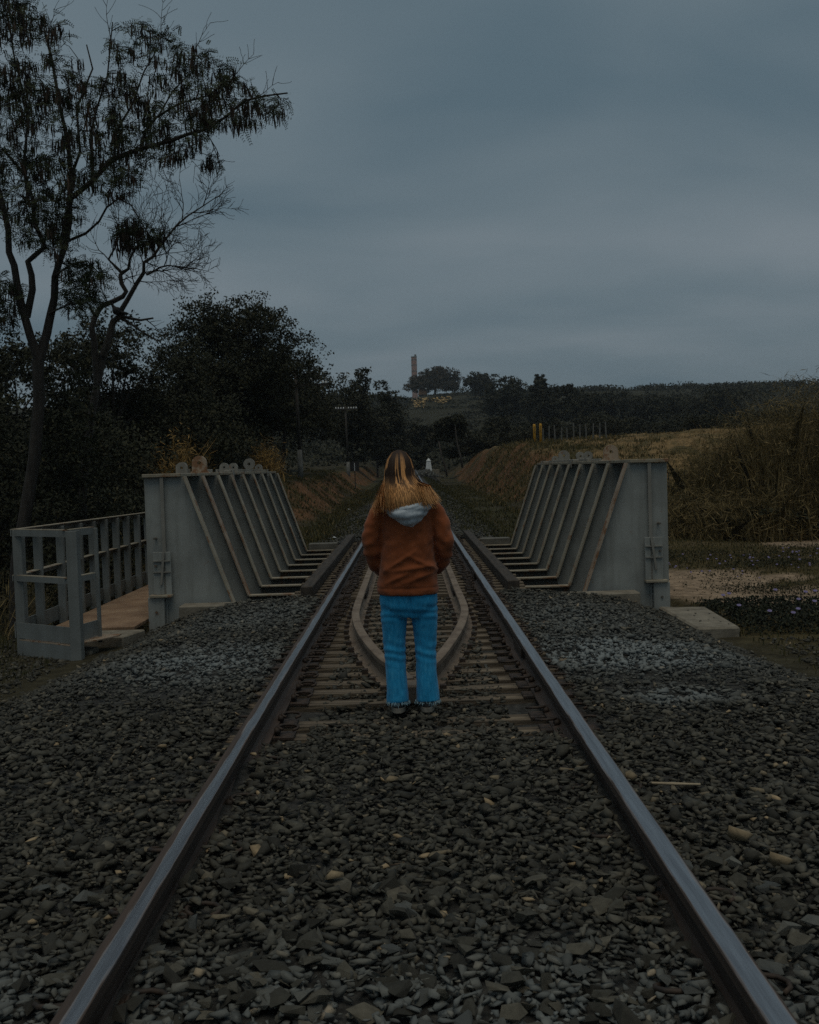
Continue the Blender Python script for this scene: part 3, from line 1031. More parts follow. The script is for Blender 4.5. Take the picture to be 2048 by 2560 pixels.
sl_ = MB().prism([(-3.62, 11.28, -.42), (-3.12, 11.12, -.42), (-3.0, 11.6, -.42), (-3.85, 11.62, -.42)], (0, 0, -.5)).build('concrete_slab', MAT['concrete'], bevel=.015)
tag(sl_, 'pale concrete slab at the foot of the walkway deck', 'slab')
bl_ = MB().prism([(-3.60, 10.72, -.50), (-3.34, 10.70, -.50), (-3.33, 10.95, -.49), (-3.61, 10.97, -.49)], (0, 0, -.4)).build('concrete_block', MAT['concrete'], bevel=.015)
tag(bl_, 'small concrete block half buried below the walkway railing end', 'block')

# ------------------------------------------------------------------ service walkway
wk = empty('service_walkway', (-3.7, 11, -.6), 'grey steel service walkway with railing and reddish deck left of the bridge', 'walkway')
yk = [11.62, 11.95, 13.03, 14.12, 15.2, 16.3, 17.4, 18.5, 19.6, 20.7]
for a, b in zip(yk[:-1], yk[1:]):
    MB().box(-4.10, -3.13, a + .006, b - .006, -.43, -.39).build('deck_panel', MAT['deck'], wk, bevel=.004)
# ladder of angle posts: (x, y)
XO = -4.16


def angle_post(x, y, z0, z1, a=.088, d=.06, flip=1):
    x0, x1 = sorted((x, x + flip * a))
    mb = MB().box(x0, x1, y, y + .012, z0, z1)
    xx = x1 - .012 if flip > 0 else x0
    mb.box(xx, xx + .012, y + .0125, y + d, z0, z1)
    return mb.build('railing_post', MAT['rail_post'], wk, bevel=.003)


for k, y in enumerate([11.55, 12.3, 13.0, 13.55, 14.1, 14.65, 15.2, 15.8, 16.4, 17.0, 17.7, 18.4, 19.1, 19.8, 20.5]):
    angle_post(XO - .04, y, -.42, .765 - .008 * (y - 11) - .02)
angle_post(XO - .03, 10.93, -.62, .765, .095, .11)
angle_post(-3.46, 10.42, -.70, .765, .11, .11)
MB().box(-3.335, -3.30, 10.94, 10.98, -.45, .765).build('railing_post', MAT['rail_post'], wk, bevel=.003)
for (za, zb_, h, nm) in ((.77, .715, .066, 'top_rail'), (.285, .285, .056, 'mid_rail'), (-.21, -.21, .165, 'toe_plate')):
    yy0, yy1 = 10.95, 20.8
    dz = (zb_ - za) * (yy1 - yy0) / 5.6
    MB().prism([(XO - .055, yy0, za), (XO - .043, yy0, za), (XO - .043, yy0, za - h), (XO - .055, yy0, za - h)], (0, yy1 - yy0, dz)).build(nm, MAT['rail_post'], wk)
    # ledge of the angle
    if h < .1:
        MB().prism([(XO - .055, yy0, za + .0005), (XO + .03, yy0, za + .0005), (XO + .03, yy0, za + .008), (XO - .055, yy0, za + .008)], (0, yy1 - yy0, dz)).build(nm, MAT['steel_edge'], wk)
    # end frame across and return towards the girder
    A, B, Cc = (XO - .02, 10.94), (-3.455, 10.44), (-3.33, 10.95)
    for (p, q) in ((A, B), (B, Cc)):
        d = Vector((q[0] - p[0], q[1] - p[1], 0))
        nrm = Vector((-d.y, d.x, 0)).normalized() * .012
        p3, q3 = Vector((p[0], p[1], za)), Vector((q[0], q[1], za))
        MB().prism([p3, q3, q3 - Vector((0, 0, h)), p3 - Vector((0, 0, h))], nrm).build(nm, MAT['rail_post'], wk)
        if h < .1:
            up = Vector((0, 0, .0005))
            MB().prism([p3 + up, q3 + up, q3 + up + nrm * 4.5, p3 + up + nrm * 4.5], (0, 0, .008)).build(nm, MAT['steel_edge'], wk)
p3, q3 = Vector((XO, 10.93, -.40)), Vector((-3.46, 10.43, -.40))
MB().prism([p3, q3, q3 - Vector((0, 0, .30)), p3 - Vector((0, 0, .16))], (.006, .012, 0)).build('end_channel', MAT['rail_post'], wk)
MB().prism([p3 + Vector((0, 0, .001)), q3 + Vector((0, 0, .001)), (-3.13, 11.0, -.399), (-3.13, 11.1, -.399), (-4.1, 11.1, -.399)], (0, 0, .012)).build('deck_sill', MAT['rusty'], wk)

# ================================================================== the person
GYP = 6.08
FZ = -.128


def remeshed(name, mb, voxel, smooth_it, mat, parent, fold=None):
    me = mb.mesh(name)
    tmp = bpy.data.objects.new('tmp', me)
    C.objects.link(tmp)
    r_ = tmp.modifiers.new('r', 'REMESH')
    r_.mode = 'VOXEL'
    r_.voxel_size = voxel
    s_ = tmp.modifiers.new('s', 'SMOOTH')
    s_.iterations = smooth_it
    s_.factor = .5
    dg = bpy.context.evaluated_depsgraph_get()
    m2 = bpy.data.meshes.new_from_object(tmp.evaluated_get(dg))
    bpy.data.objects.remove(tmp)
    m2.name = name
    if fold:
        n_ = len(m2.vertices)
        co = np.empty(n_ * 3)
        no = np.empty(n_ * 3)
        m2.vertices.foreach_get('co', co)
        m2.vertices.foreach_get('normal', no)
        co, no = co.reshape(-1, 3), no.reshape(-1, 3)
        d = np.array([fold(*p) for p in co])
        m2.vertices.foreach_set('co', (co + no * d[:, None]).ravel())
    m2.polygons.foreach_set('use_smooth', [True] * len(m2.polygons))
    m2.update()
    return link(name, m2, mat, parent)


per = empty('person', (-.02, GYP, FZ), 'person seen from behind in rust jacket, grey hood and blue jeans standing between the rails', 'person')
y0 = GYP
HC = Vector((-.052, y0 + .0, 1.262))
# body: one continuous surface under the clothes
mb = MB()
mb.ball(HC, (.068, .085, .108), 18, 12)
mb.ball(HC + Vector((0, .088, -.012)), (.014, .02, .022), 8, 6)
for s in (-1, 1):
    mb.ball(HC + Vector((s * .07, .0, -.01)), (.012, .02, .028), 8, 6)
mb.tube([(-.045, y0 - .01, 1.19), (-.03, y0 - .005, 1.08)], [.045, .052], 14)
mb.loft([(-.02, y0, .50, .13, .09), (-.02, y0, .62, .125, .085), (-.02, y0, .78, .11, .08), (-.02, y0, .95, .125, .085), (-.02, y0, 1.07, .13, .075), (-.025, y0, 1.12, .08, .055)], 20)
for s, xs in ((-1, (-.16, -.205, -.222, -.20, -.165)), (1, (.12, .165, .185, .165, .13))):
    mb.tube([(xs[0], y0, 1.08), (xs[1], y0 - .005, .98), (xs[2], y0 - .02, .86), (xs[3], y0 + .05, .75), (xs[4], y0 + .13, .70)], [.042, .038, .034, .03, .022], 12)
    hx, hy, hz = xs[4], y0 + .15, .69
    mb.ball((hx, hy, hz), (.02, .042, .035), 10, 8)
    for k in range(4):
        mb.tube([(hx, hy + .03, hz + .022 - .015 * k), (hx + s * -.006, hy + .07, hz + .016 - .015 * k), (hx - s * .02, hy + .09 - .006 * abs(k - 1), hz + .010 - .015 * k)], [.0085, .008, .0065], 6)
    mb.tube([(hx - s * .01, hy + .005, hz + .03), (hx - s * .03, hy + .035, hz + .038), (hx - s * .036, hy + .055, hz + .03)], [.009, .009, .007], 6)
for xs in ((-.095, -.108, -.105, -.10), (.055, .065, .068, .072)):
    mb.tube([(xs[0], y0, .54), (xs[1], y0 + .005, .28), (xs[2], y0 - .005, .16), (xs[3], y0 - .015, -.06)], [.078, .055, .05, .036], 14)
    mb.tube([(xs[3], y0 - .02, -.06), (xs[3], y0 + .02, -.09), (xs[3], y0 + .12, -.1)], [.034, .032, .026], 10)
remeshed('body', mb, .010, 2, MAT['skin'], per)


def nz(x, y, z):
    return mnoise.noise((x, y, z))


# jacket
mb = MB()
mb.loft([(-.022, y0, .556, .178, .128), (-.022, y0, .60, .181, .132), (-.02, y0, .70, .166, .132), (-.018, y0, .82, .154, .130), (-.016, y0, .94, .152, .128), (-.016, y0, 1.03, .158, .118),
         (-.016, y0, 1.085, .155, .102), (-.022, y0, 1.125, .118, .085), (-.03, y0, 1.155, .082, .074), (-.036, y0, 1.175, .066, .066)], 32, e=2.35)
mb.tube([(-.135, y0, 1.075), (-.178, y0 - .004, 1.02), (-.212, y0 - .012, .94), (-.228, y0 - .022, .865), (-.222, y0 + .01, .79), (-.205, y0 + .06, .725), (-.178, y0 + .12, .69)], [.060, .063, .061, .057, .053, .048, .044], 18)
mb.tube([(.103, y0, 1.075), (.147, y0 - .004, 1.02), (.182, y0 - .012, .94), (.198, y0 - .022, .865), (.192, y0 + .01, .79), (.176, y0 + .06, .725), (.148, y0 + .12, .69)], [.060, .063, .061, .057, .053, .048, .044], 18)


def fold_j(x, y, z):
    b = sm(.56, .62, z)
    d = .0068 * nz(x * 9, y * 9, z * 13) + .005 * nz(x * 22 + 4, y * 20, z * 26)
    # soft creases over the small of the back
    for (xc, zc, sl, w, h, amp) in ((.02, .715, .10, .014, .13, .010), (-.06, .76, .62, .013, .09, .008), (.09, .73, -.55, .013, .10, .008), (-.09, .655, .42, .013, .07, .007), (.06, .665, .32, .013, .08, .007)):
        if y < y0 and abs(x) < .16:
            dd = (z - zc) - sl * (x - xc)
            d += 1.5 * amp * math.exp(-(dd / w) ** 2) * math.exp(-((x - xc) / h) ** 2)
    if abs(x + .018) > .165:                                   # sleeve creases
        d += .0042 * math.sin(z * 58 + 26 * abs(x) + 5 * nz(x * 7, y * 7, z * 7)) * float(sm(.66, .74, z) * (1 - sm(.92, 1.0, z)))
    d -= .0045 * math.exp(-((z - .598) / .006) ** 2)          # hem seam
    return d


remeshed('jacket', mb, .0072, 4, MAT['jacket'], per, fold_j)

# jeans
mb = MB()
mb.loft([(-.02, y0, .42, .10, .08), (-.02, y0, .455, .14, .098), (-.02, y0, .475, .155, .105), (-.02, y0, .50, .168, .112), (-.02, y0, .54, .170, .115), (-.02, y0, .62, .155, .108)], 28, e=2.3)
mb.tube([(-.100, y0, .53), (-.109, y0, .42), (-.113, y0 + .008, .27), (-.110, y0 - .002, .16), (-.105, y0 - .012, .03), (-.101, y0 - .016, -.078)], [.082, .077, .064, .061, .061, .065], 20, flat=1.02)
mb.tube([(.060, y0, .53), (.069, y0, .42), (.071, y0 + .006, .27), (.070, y0 - .002, .16), (.073, y0 - .012, .03), (.075, y0 - .016, -.078)], [.082, .077, .063, .061, .063, .068], 20, flat=1.02)


def fold_p(x, y, z):
    d = .0042 * nz(x * 12, y * 9, z * 9) + .003 * nz(x * 30, y * 26, z * 16 + 5)
    k = math.exp(-((z - .22) / .07) ** 2) + .8 * math.exp(-((z - .45) / .06) ** 2)
    d += .0028 * k * math.sin(z * 120 + 14 * x + 4 * nz(x * 9, y * 9, z * 9))
    if y < y0 - .05 and .42 < z < .56:
        d -= .008 * math.exp(-((x + .02) / .012) ** 2)
    return d


remeshed('jeans', mb, .007, 3, MAT['denim'], per, fold_p)
# frayed hems
rf = random.Random(8)
for (cx, r_) in ((-.099, .066), (.072, .070)):
    mb = MB()
    for k in range(150):
        a = rf.uniform(0, 2 * math.pi)
        r1 = r_ * rf.uniform(.97, 1.04)
        p = Vector((cx + r1 * math.cos(a), y0 - .016 + r1 * math.sin(a), -.072 + rf.uniform(-.004, .006)))
        ln = rf.uniform(.008, .022) * (1.9 if rf.random() > .92 else 1)
        q = p + Vector((rf.uniform(-.008, .008), rf.uniform(-.008, .008), -ln * .6))
        e = q + Vector((rf.uniform(-.008, .008), rf.uniform(-.008, .008), -ln * .5))
        w = .0011
        mb.add([p + Vector((-w, 0, 0)), p + Vector((w, 0, 0)), q + Vector((w, 0, 0)), q + Vector((-w, 0, 0)), e], [(0, 1, 2, 3), (3, 2, 4)])
    mb.build('frayed_hem', MAT['frayed'], per)
# shoes
for cx in (-.100, .070):
    mb = MB()
    mb.loft([(cx, y0 + .045, -.108, .040, .128), (cx, y0 + .045, -.085, .039, .124), (cx, y0 + .03, -.06, .037, .10), (cx, y0 + .0, -.04, .035, .06), (cx, y0 - .01, .0, .036, .048)], 20, e=2.4)
    sh = remeshed('shoe', mb, .005, 3, MAT['shoe'], per)
    MB().loft([(cx, y0 + .045, -.131, .043, .132), (cx, y0 + .045, -.104, .0425, .131)], 24, e=2.5).build('sole', MAT['sole'], sh)

# hood lying on the back
mb = MB()
secs = []
nu, nv = 26, 12
pts = {}


def hood_pt(u, v):
    # u -1..1 left to right, v 0 rim .. 1 lower edge
    x = -.006 + .162 * u
    rim = Vector((x, 0, 1.068 + .03 * u + .028 * u * u))
    au = abs(u - .10)
    low = Vector((x * .98, 0, 1.068 + .03 * u - .136 * max(0, 1 - au) ** .72 + .028 * u * u))
    p = rim.lerp(low, v)
    back = y0 - .112 + .05 * u * u * abs(u)
    bul = .078 * math.sin(math.pi * min(1, .25 + v * .75)) * (1 - .75 * abs(u) ** 3)
    p.y = back - bul - .012 * math.sin(v * 9 + u * 3) * (1 - v) * .5
    return p


grid = [[hood_pt(-1 + 2 * i / nu, j / nv) for j in range(nv + 1)] for i in range(nu + 1)]
inner = [[p + Vector((0, .03, .0)) for p in r_] for r_ in grid]
V = [p for r_ in grid for p in r_] + [p for r_ in inner for p in r_]
F = []
M1 = nv + 1
o2 = (nu + 1) * M1
for i in range(nu):
    for j in range(nv):
        a = i * M1 + j
        F.append((a, a + 1, a + M1 + 1, a + M1))
        F.append((o2 + a, o2 + a + M1, o2 + a + M1 + 1, o2 + a + 1))
for i in range(nu):
    for j in (0, nv):
        a = i * M1 + j
        F.append((a, a + M1, o2 + a + M1, o2 + a))
for j in range(nv):
    for i in (0, nu):
        a = i * M1 + j
        F.append((a, a + 1, o2 + a + 1, o2 + a))
mb.add(V, F)
mb.tube([hood_pt(-1 + 2 * i / 20, .02) + Vector((0, .0, .004)) for i in range(21)], [.010 + .007 * (1 - abs(-1 + i / 10)) for i in range(21)], 10)
# the part of the hood lining that rises to the neck
mb.tube([(-.155, y0 - .045, 1.105), (-.11, y0 - .09, 1.11), (-.03, y0 - .105, 1.115), (.05, y0 - .098, 1.12), (.11, y0 - .06, 1.125)], [.028, .034, .040, .034, .022], 12)
mb.tube([(-.105, y0 - .02, 1.15), (-.085, y0 - .055, 1.155), (-.04, y0 - .075, 1.155), (.005, y0 - .06, 1.155), (.03, y0 - .01, 1.15)], [.02, .024, .026, .024, .018], 12)


def fold_h(x, y, z):
    return .004 * nz(x * 12, y * 12, z * 20) + .0025 * math.sin((z - .35 * x * x) * 150 + 4 * nz(x * 7, 0, z * 7))


remeshed('hood', mb, .0058, 3, MAT['hoodie'], per, fold_h)

# hair
rh = np.random.default_rng(21)
HV, HF, HCOL = [], [], []
cap = MB().ball(HC + Vector((0, -.006, .006)), (.077, .096, .117), 22, 14)
HV += [tuple(p) for p in cap.v]
capF = [f for f in cap.f if len(f) == 4]
HCOL += [(.022, .013, .008)] * len(cap.v)
HF += capF
nl = 26
lock_x = np.linspace(-1, 1, nl)
lock_tone = rh.random(nl)
lock_start = np.where(rh.random(nl) < .3, rh.uniform(.0, .15, nl), rh.uniform(.3, .6, nl))
lock_dx = rh.normal(0, .012, nl)
for i in range(2100):
    li = int(rh.integers(0, nl))
    t = float(np.clip(lock_x[li] + rh.normal(0, .04), -1, 1))
    a = t * R(104)
    lt = lock_tone[li] * .7 + rh.random() * .3
    if abs(t) > .72:
        lt = max(lt, .5)
    path = []
    sh = 1.0 + rh.uniform(0, .10)
    for th in (6, 30, 55, 78, 96):
        th = R(th)
        path.append(HC + Vector((.078 * sh * math.sin(th) * math.sin(a), -.006 - .098 * sh * math.sin(th) * math.cos(a), .006 + .12 * sh * math.cos(th))))
    # falls over hood and shoulders
    xe = -.014 + t * .188 + rh.normal(0, .014)
    if t < -.55:
        xe = -.015 + t * .165 + rh.normal(0, .012)
    ze = 1.105 - .035 * rh.random() - (.07 * max(0, -t - .6)) + .012 * t - (.025 if rh.random() > .9 else 0)
    ax_ = abs(xe + .015)
    ye = y0 - .165 + .10 * float(sm(.10, .21, ax_)) - .012 * rh.random()
    xe += lock_dx[li]
    E = Vector((xe, ye, ze))
    p4 = path[-1]
    m1 = Vector((p4.x * .72 + E.x * .28 + .0, p4.y - .012, p4.z - .045))
    m2 = Vector((p4.x * .35 + E.x * .65 + rh.normal(0, .006), ye - .012, ze + .075))
    path += [m1, m2, E.lerp(m2, .4) + Vector((0, -.004, 0)), E]
    path = [Vector(p) for p in path]
    w = rh.uniform(.0016, .0034)
    base = len(HV)
    nP = len(path)
    for k, p in enumerate(path):
        tg = (path[min(k + 1, nP - 1)] - path[max(k - 1, 0)]).normalized()
        wav = .004 * math.sin(li * 2.1 + k * 1.1) * (k > 3)
        p = p + Vector((wav, 0, 0))
        od = Vector((math.sin(a) * .8, -math.cos(a) - .3, .1))
        wd = tg.cross(od)
        wd.normalize()
        ww_ = w * (1 if k < nP - 1 else .25) * (1 - .3 * (k == nP - 2))
        HV.append(tuple(p - wd * ww_))
        HV.append(tuple(p + wd * ww_))
        s_ = k / (nP - 1)
        bl = float(sm(lock_start[li], lock_start[li] + .35, s_)) if lt > .42 else float(sm(.48, .85, s_)) * .8
        dark = np.array([.03, .016, .009])
        blonde = np.array([.62, .31, .115]) * (.4 + .9 * lt)
        blonde = blonde * (1 + .45 * max(0, s_ - .55)) + np.array([.16, .12, .06]) * max(0, s_ - .6)
        c = dark * (1 - bl) + blonde * bl
        HCOL += [tuple(c)] * 2
    for k in range(nP - 1):
        b0 = base + 2 * k
        HF.append((b0, b0 + 1, b0 + 3, b0 + 2))
npmesh('hair', HV, np.array(HF), MAT['hair'], per, col=np.array(HCOL), smooth=True)


# ================================================================== trees
def np_tubes(branches, n=5):
    """branches: list of (pts, radii)"""
    mb = MB()
    for pts, rad in branches:
        mb.tube(pts, rad, n, cap=False)
    return mb


def leaf_quads(Cn, L_, W_, r, droop=.0, updir=None):
    n = len(Cn)
    d = r.normal(size=(n, 3))
    d[:, 2] -= droop
    d /= np.linalg.norm(d, axis=1)[:, None]
    e = np.cross(d, r.normal(size=(n, 3)))
    e /= np.linalg.norm(e, axis=1)[:, None] + 1e-9
    L_ = np.broadcast_to(L_, (n,))[:, None]
    W_ = np.broadcast_to(W_, (n,))[:, None]
    V = np.stack([Cn - d * L_, Cn + e * W_ - d * L_ * .1, Cn + d * L_, Cn - e * W_ - d * L_ * .1], 1)
    F = np.arange(4 * n).reshape(n, 4)
    return V.reshape(-1, 3), F


def in_poly(p, poly):
    x, z = p[:, 0], p[:, 1]
    c = np.zeros(len(p), bool)
    n = len(poly)
    for i in range(n):
        x1, z1 = poly[i]
        x2, z2 = poly[(i + 1) % n]
        cond = ((z1 > z) != (z2 > z)) & (x < (x2 - x1) * (z - z1) / (z2 - z1 + 1e-12) + x1)
        c ^= cond
    return c


def sample_poly(poly, n, r):
    P = np.array(poly)
    lo, hi = P.min(0), P.max(0)
    out = np.zeros((0, 2))
    while len(out) < n:
        q = r.uniform(lo, hi, (n * 2, 2))
        out = np.concatenate([out, q[in_poly(q, poly)]])
    return out[:n]


class Skeleton:
    def __init__(s, seed):
        s.nodes, s.br, s.r = [], [], np.random.default_rng(seed)

    def limb(s, pts, r0, r1):
        n = len(pts)
        rad = [r0 + (r1 - r0) * (i / (n - 1)) ** .8 for i in range(n)]
        s.br.append((pts, rad))
        for i in range(n - 1):
            a, b = np.array(pts[i]), np.array(pts[i + 1])
            m = max(2, int(np.linalg.norm(b - a) / .12))
            for k in range(m):
                s.nodes.append((*(a + (b - a) * k / m), rad[i]))
        s.nodes.append((*pts[-1], rad[-1]))

    def twigs(s, targets, rmax=.014, up=.0):
        order = None
        arr = np.array(s.nodes)
        T = np.array(targets)
        d = ((T[:, None, :] - arr[None, :, :3]) ** 2).sum(2).min(1)
        order = np.argsort(d)
        arr = list(map(tuple, arr))
        A = np.array(arr)
        for i in order:
            t = T[i]
            dd = np.linalg.norm(A[:, :3] - t, axis=1) + np.maximum(0, A[:, 2] - t[2]) * .8 * (1 if up else 0)
            j = int(np.argmin(dd))
            p = A[j, :3]
            ln = np.linalg.norm(t - p)
            if ln < .02:
                continue
            r0 = max(.0065, min(A[j, 3] * .7, rmax))
            mid = (p + t) / 2 + s.r.normal(0, .10 * ln, 3)
            mid2 = p * .3 + t * .7 + s.r.normal(0, .06 * ln, 3)
            s.br.append(([tuple(p), tuple(mid), tuple(mid2), tuple(t)], [r0, r0 * .8, r0 * .6, max(.0042, r0 * .5)]))
            new = [(*(p + (t - p) * q), r0 * (1 - .5 * q)) for q in (.35, .7, 1.0)]
            A = np.concatenate([A, np.array(new)])


    def grow(s, p, d, ln, r0, depth, bias=(0, 0, .25)):
        p, d = np.array(p, float), np.array(d, float)
        d /= np.linalg.norm(d)
        pts, rad = [tuple(p)], [r0]
        k = 5
        dirs = []
        for i in range(k):
            d = d + s.r.normal(0, .13, 3) * np.array([1, .7, 1]) + np.array(bias) * .12
            d /= np.linalg.norm(d)
            p = p + d * ln / k
            pts.append(tuple(p))
            dirs.append(d.copy())
            rad.append(max(.0032, r0 * (1 - .75 * (i + 1) / k)))
        s.br.append((pts, rad))
        if depth > 0:
            for i in range(1, k + 1):
                for q in range(1 if s.r.random() < .75 else 2):
                    side = s.r.choice([-1, 1])
                    a = side * s.r.uniform(.4, .85)
                    dd = dirs[i - 1]
                    nd = np.array([dd[0] * math.cos(a) - dd[2] * math.sin(a), dd[1] + s.r.normal(0, .35), dd[0] * math.sin(a) + dd[2] * math.cos(a)])
                    s.grow(pts[i], nd, ln * s.r.uniform(.38, .66), max(.0045, rad[i] * .8), depth - 1, bias)


def lift(pts, Y, amp, seed):
    """outline in the tree's own x-z plane -> 3-D limb that wanders in depth"""
    r = random.Random(seed)
    y = 0
    out = []
    dirn = r.uniform(-1, 1)
    for i, (x, z) in enumerate(pts):
        out.append((x, Y + y, z))
        y += dirn * amp + r.uniform(-.05, .05)
    return out


# --- big podded tree on the left
YA = 17.0
LA = [[(-6.57, -1.4), (-6.50, -.67), (-6.44, -0.01), (-6.29, 0.70), (-6.10, 1.61), (-5.96, 2.59), (-5.94, 3.23)],
      [(-5.94, 3.23), (-6.04, 3.60), (-6.11, 3.93), (-6.17, 4.32), (-6.19, 4.72), (-6.25, 4.92), (-6.25, 5.30), (-6.33, 5.73), (-6.39, 5.98), (-6.54, 6.08), (-6.69, 6.46)],
      [(-6.11, 3.93), (-6.01, 4.38), (-6.03, 4.62), (-6.10, 4.85), (-6.00, 4.95), (-5.84, 5.10), (-5.90, 5.29), (-6.01, 5.52), (-6.00, 5.81), (-6.13, 6.27), (-6.30, 6.49), (-6.48, 6.71)],
      [(-5.94, 3.23), (-5.82, 3.66), (-5.75, 3.98), (-5.68, 4.24), (-5.65, 4.57), (-5.58, 4.83), (-5.48, 5.10), (-5.40, 5.53), (-5.41, 5.79), (-5.37, 6.17), (-5.41, 6.81), (-5.54, 7.45), (-5.64, 8.15), (-5.75, 8.65)],
      [(-5.48, 5.10), (-5.30, 5.79), (-4.94, 6.06), (-4.59, 6.38), (-4.15, 6.52), (-3.66, 6.62), (-3.35, 6.70), (-3.07, 6.76), (-2.73, 6.92), (-2.41, 7.16), (-2.05, 7.21), (-1.71, 7.22)],
      [(-4.15, 6.52), (-4.08, 6.84), (-3.86, 7.05), (-3.49, 7.25), (-3.02, 7.33), (-2.64, 7.55)],
      [(-4.94, 6.06), (-4.94, 6.84), (-4.83, 7.17), (-4.63, 7.74), (-4.50, 8.55)],
      [(-4.59, 6.38), (-4.54, 6.85), (-4.26, 7.28), (-4.05, 7.78), (-3.78, 8.22)],
      [(-5.38, 5.95), (-5.13, 6.55), (-5.17, 7.25), (-4.88, 7.87), (-4.96, 8.25)],
      [(-6.00, 5.81), (-6.04, 6.45), (-5.94, 7.21), (-6.10, 7.97), (-6.19, 8.79)],
      [(-5.65, 4.57), (-5.34, 4.76), (-5.08, 4.79), (-4.86, 4.55)],
      [(-5.48, 5.10), (-5.09, 5.24), (-4.86, 5.42), (-4.73, 5.64), (-4.52, 5.76), (-4.30, 5.63), (-4.12, 5.30), (-4.00, 5.11)],
      [(-3.86, 7.05), (-3.61, 7.45), (-3.34, 7.76), (-3.26, 8.20)],
      [(-3.07, 6.76), (-2.94, 6.54), (-2.88, 6.40)],
      [(-5.75, 3.98), (-5.43, 4.12), (-5.14, 4.14)]]
RA = [(.118, .09), (.074, .032), (.06, .022), (.078, .02), (.055, .012), (.03, .01), (.03, .009), (.026, .009), (.03, .01), (.03, .01), (.022, .008), (.026, .008), (.016, .007), (.01, .005), (.018, .008)]
POLYA = {'main': [(-6.9, 9.37), (-5.92, 9.10), (-5.68, 8.78), (-5.30, 8.64), (-5.28, 8.39), (-5.38, 8.20), (-5.23, 8.01), (-5.09, 8.19), (-4.95, 8.50), (-4.66, 8.56), (-4.47, 8.46), (-4.21, 8.64), (-3.76, 8.56), (-3.67, 8.43), (-3.51, 8.33), (-3.32, 8.27), (-3.19, 8.29), (-3.14, 8.07), (-2.94, 8.10), (-2.76, 7.93), (-2.60, 7.86), (-2.51, 7.67), (-2.35, 7.60), (-2.26, 7.38), (-1.94, 7.37), (-1.66, 7.23), (-1.76, 6.95), (-1.96, 6.96), (-2.21, 7.03), (-2.28, 6.90), (-2.45, 6.85), (-2.61, 6.82), (-2.73, 6.89), (-2.90, 6.86), (-3.06, 6.71), (-3.20, 6.46), (-3.39, 6.52), (-3.59, 6.44), (-3.73, 6.25), (-4.18, 6.26), (-5.15, 6.16), (-6.83, 6.21)],
         'mid': [(-6.83, 6.21), (-5.15, 6.16), (-4.18, 6.26), (-4.05, 6.19), (-4.26, 5.95), (-4.52, 5.76), (-4.91, 5.77), (-5.18, 5.40), (-5.53, 4.90), (-5.85, 4.91), (-6.10, 5.17), (-6.48, 5.44), (-6.86, 5.45)],
         'c1': [(-5.53, 4.83), (-5.01, 4.85), (-4.77, 4.55), (-4.85, 4.04), (-5.31, 3.92), (-5.56, 4.13)],
         'c2': [(-4.73, 5.38), (-4.34, 5.50), (-3.83, 5.26), (-3.87, 5.03), (-4.23, 5.02), (-4.62, 5.06)],
         'c3': [(-6.77, 4.61), (-6.26, 4.53), (-6.15, 4.14), (-6.36, 3.76), (-6.82, 3.71)],
         'c4': [(-3.17, 6.45), (-2.81, 6.46), (-2.82, 6.27), (-3.14, 6.28)]}
ra = np.random.default_rng(77)
sk = Skeleton(5)
zg = float(gz(-6.57, YA))
LA[0][0] = (-6.57, zg - .2)
for i, (pts, (r0, r1)) in enumerate(zip(LA, RA)):
    sk.limb(lift(pts, YA, 0 if i == 0 else .05, i + 3), r0, r1)
tgt = []
podp = {'main': .45, 'mid': .22, 'c1': .03, 'c2': .75, 'c3': .3, 'c4': .5}
cnt = {'main': 900, 'mid': 240, 'c1': 120, 'c2': 46, 'c3': 60, 'c4': 7}
pk = []
for k, poly in POLYA.items():
    q = sample_poly(poly, cnt[k], ra)
    if k == 'main':                      # thinner towards the tips and with sky holes
        dn = fbm(q[:, 0], q[:, 1], 1.6, 2)
        keep_ = dn > np.where(q[:, 0] > -3.0, .38, .40)
        q = q[keep_]
    tgt.append(np.stack([q[:, 0], YA + ra.uniform(-1.1, 1.1, len(q)) * (1 if k in ('main', 'mid') else .45), q[:, 1]], 1))
    pk += [podp[k]] * len(q)
tgt = np.concatenate(tgt)
tgt[:, 0] *= 1 + (tgt[:, 1] - YA) / YA          # keep the crown round in depth
tgt[:, 2] = 1.29 + (tgt[:, 2] - 1.29) * (1 + (tgt[:, 1] - YA) / YA)
sk.twigs(tgt, .012)
for (x_, z_, a_, l_) in [(-3.95, 8.35, 80, .55), (-3.2, 8.1, 45, .45), (-4.75, 8.3, 100, .5), (-2.6, 7.6, 40, .4), (-2.2, 7.3, 25, .35), (-5.5, 8.4, 85, .45), (-3.0, 6.6, -60, .4), (-3.4, 6.6, -75, .45)]:
    nd_ = np.array(sk.nodes)[:, :3]
    nd_ = nd_[np.argmin(((nd_ - np.array([x_, YA, z_])) ** 2).sum(1))]
    sk.grow(nd_, (math.cos(R(a_)), 0, math.sin(R(a_))), l_ + .15, .008, 1)
treeA = empty('podded_tree', (-6.57, YA, zg), 'tall open tree with hanging brown pods at the left, its crown against the sky', 'tree')
np_tubes(sk.br[:4], 10).build('trunk', MAT['bark'], treeA, smooth=True)
np_tubes(sk.br[4:15], 8).build('limb', MAT['bark'], treeA, smooth=True)
np_tubes(sk.br[15:], 4).build('twigs', MAT['bark'], treeA)['kind'] = 'stuff'
pc, FV = [], []
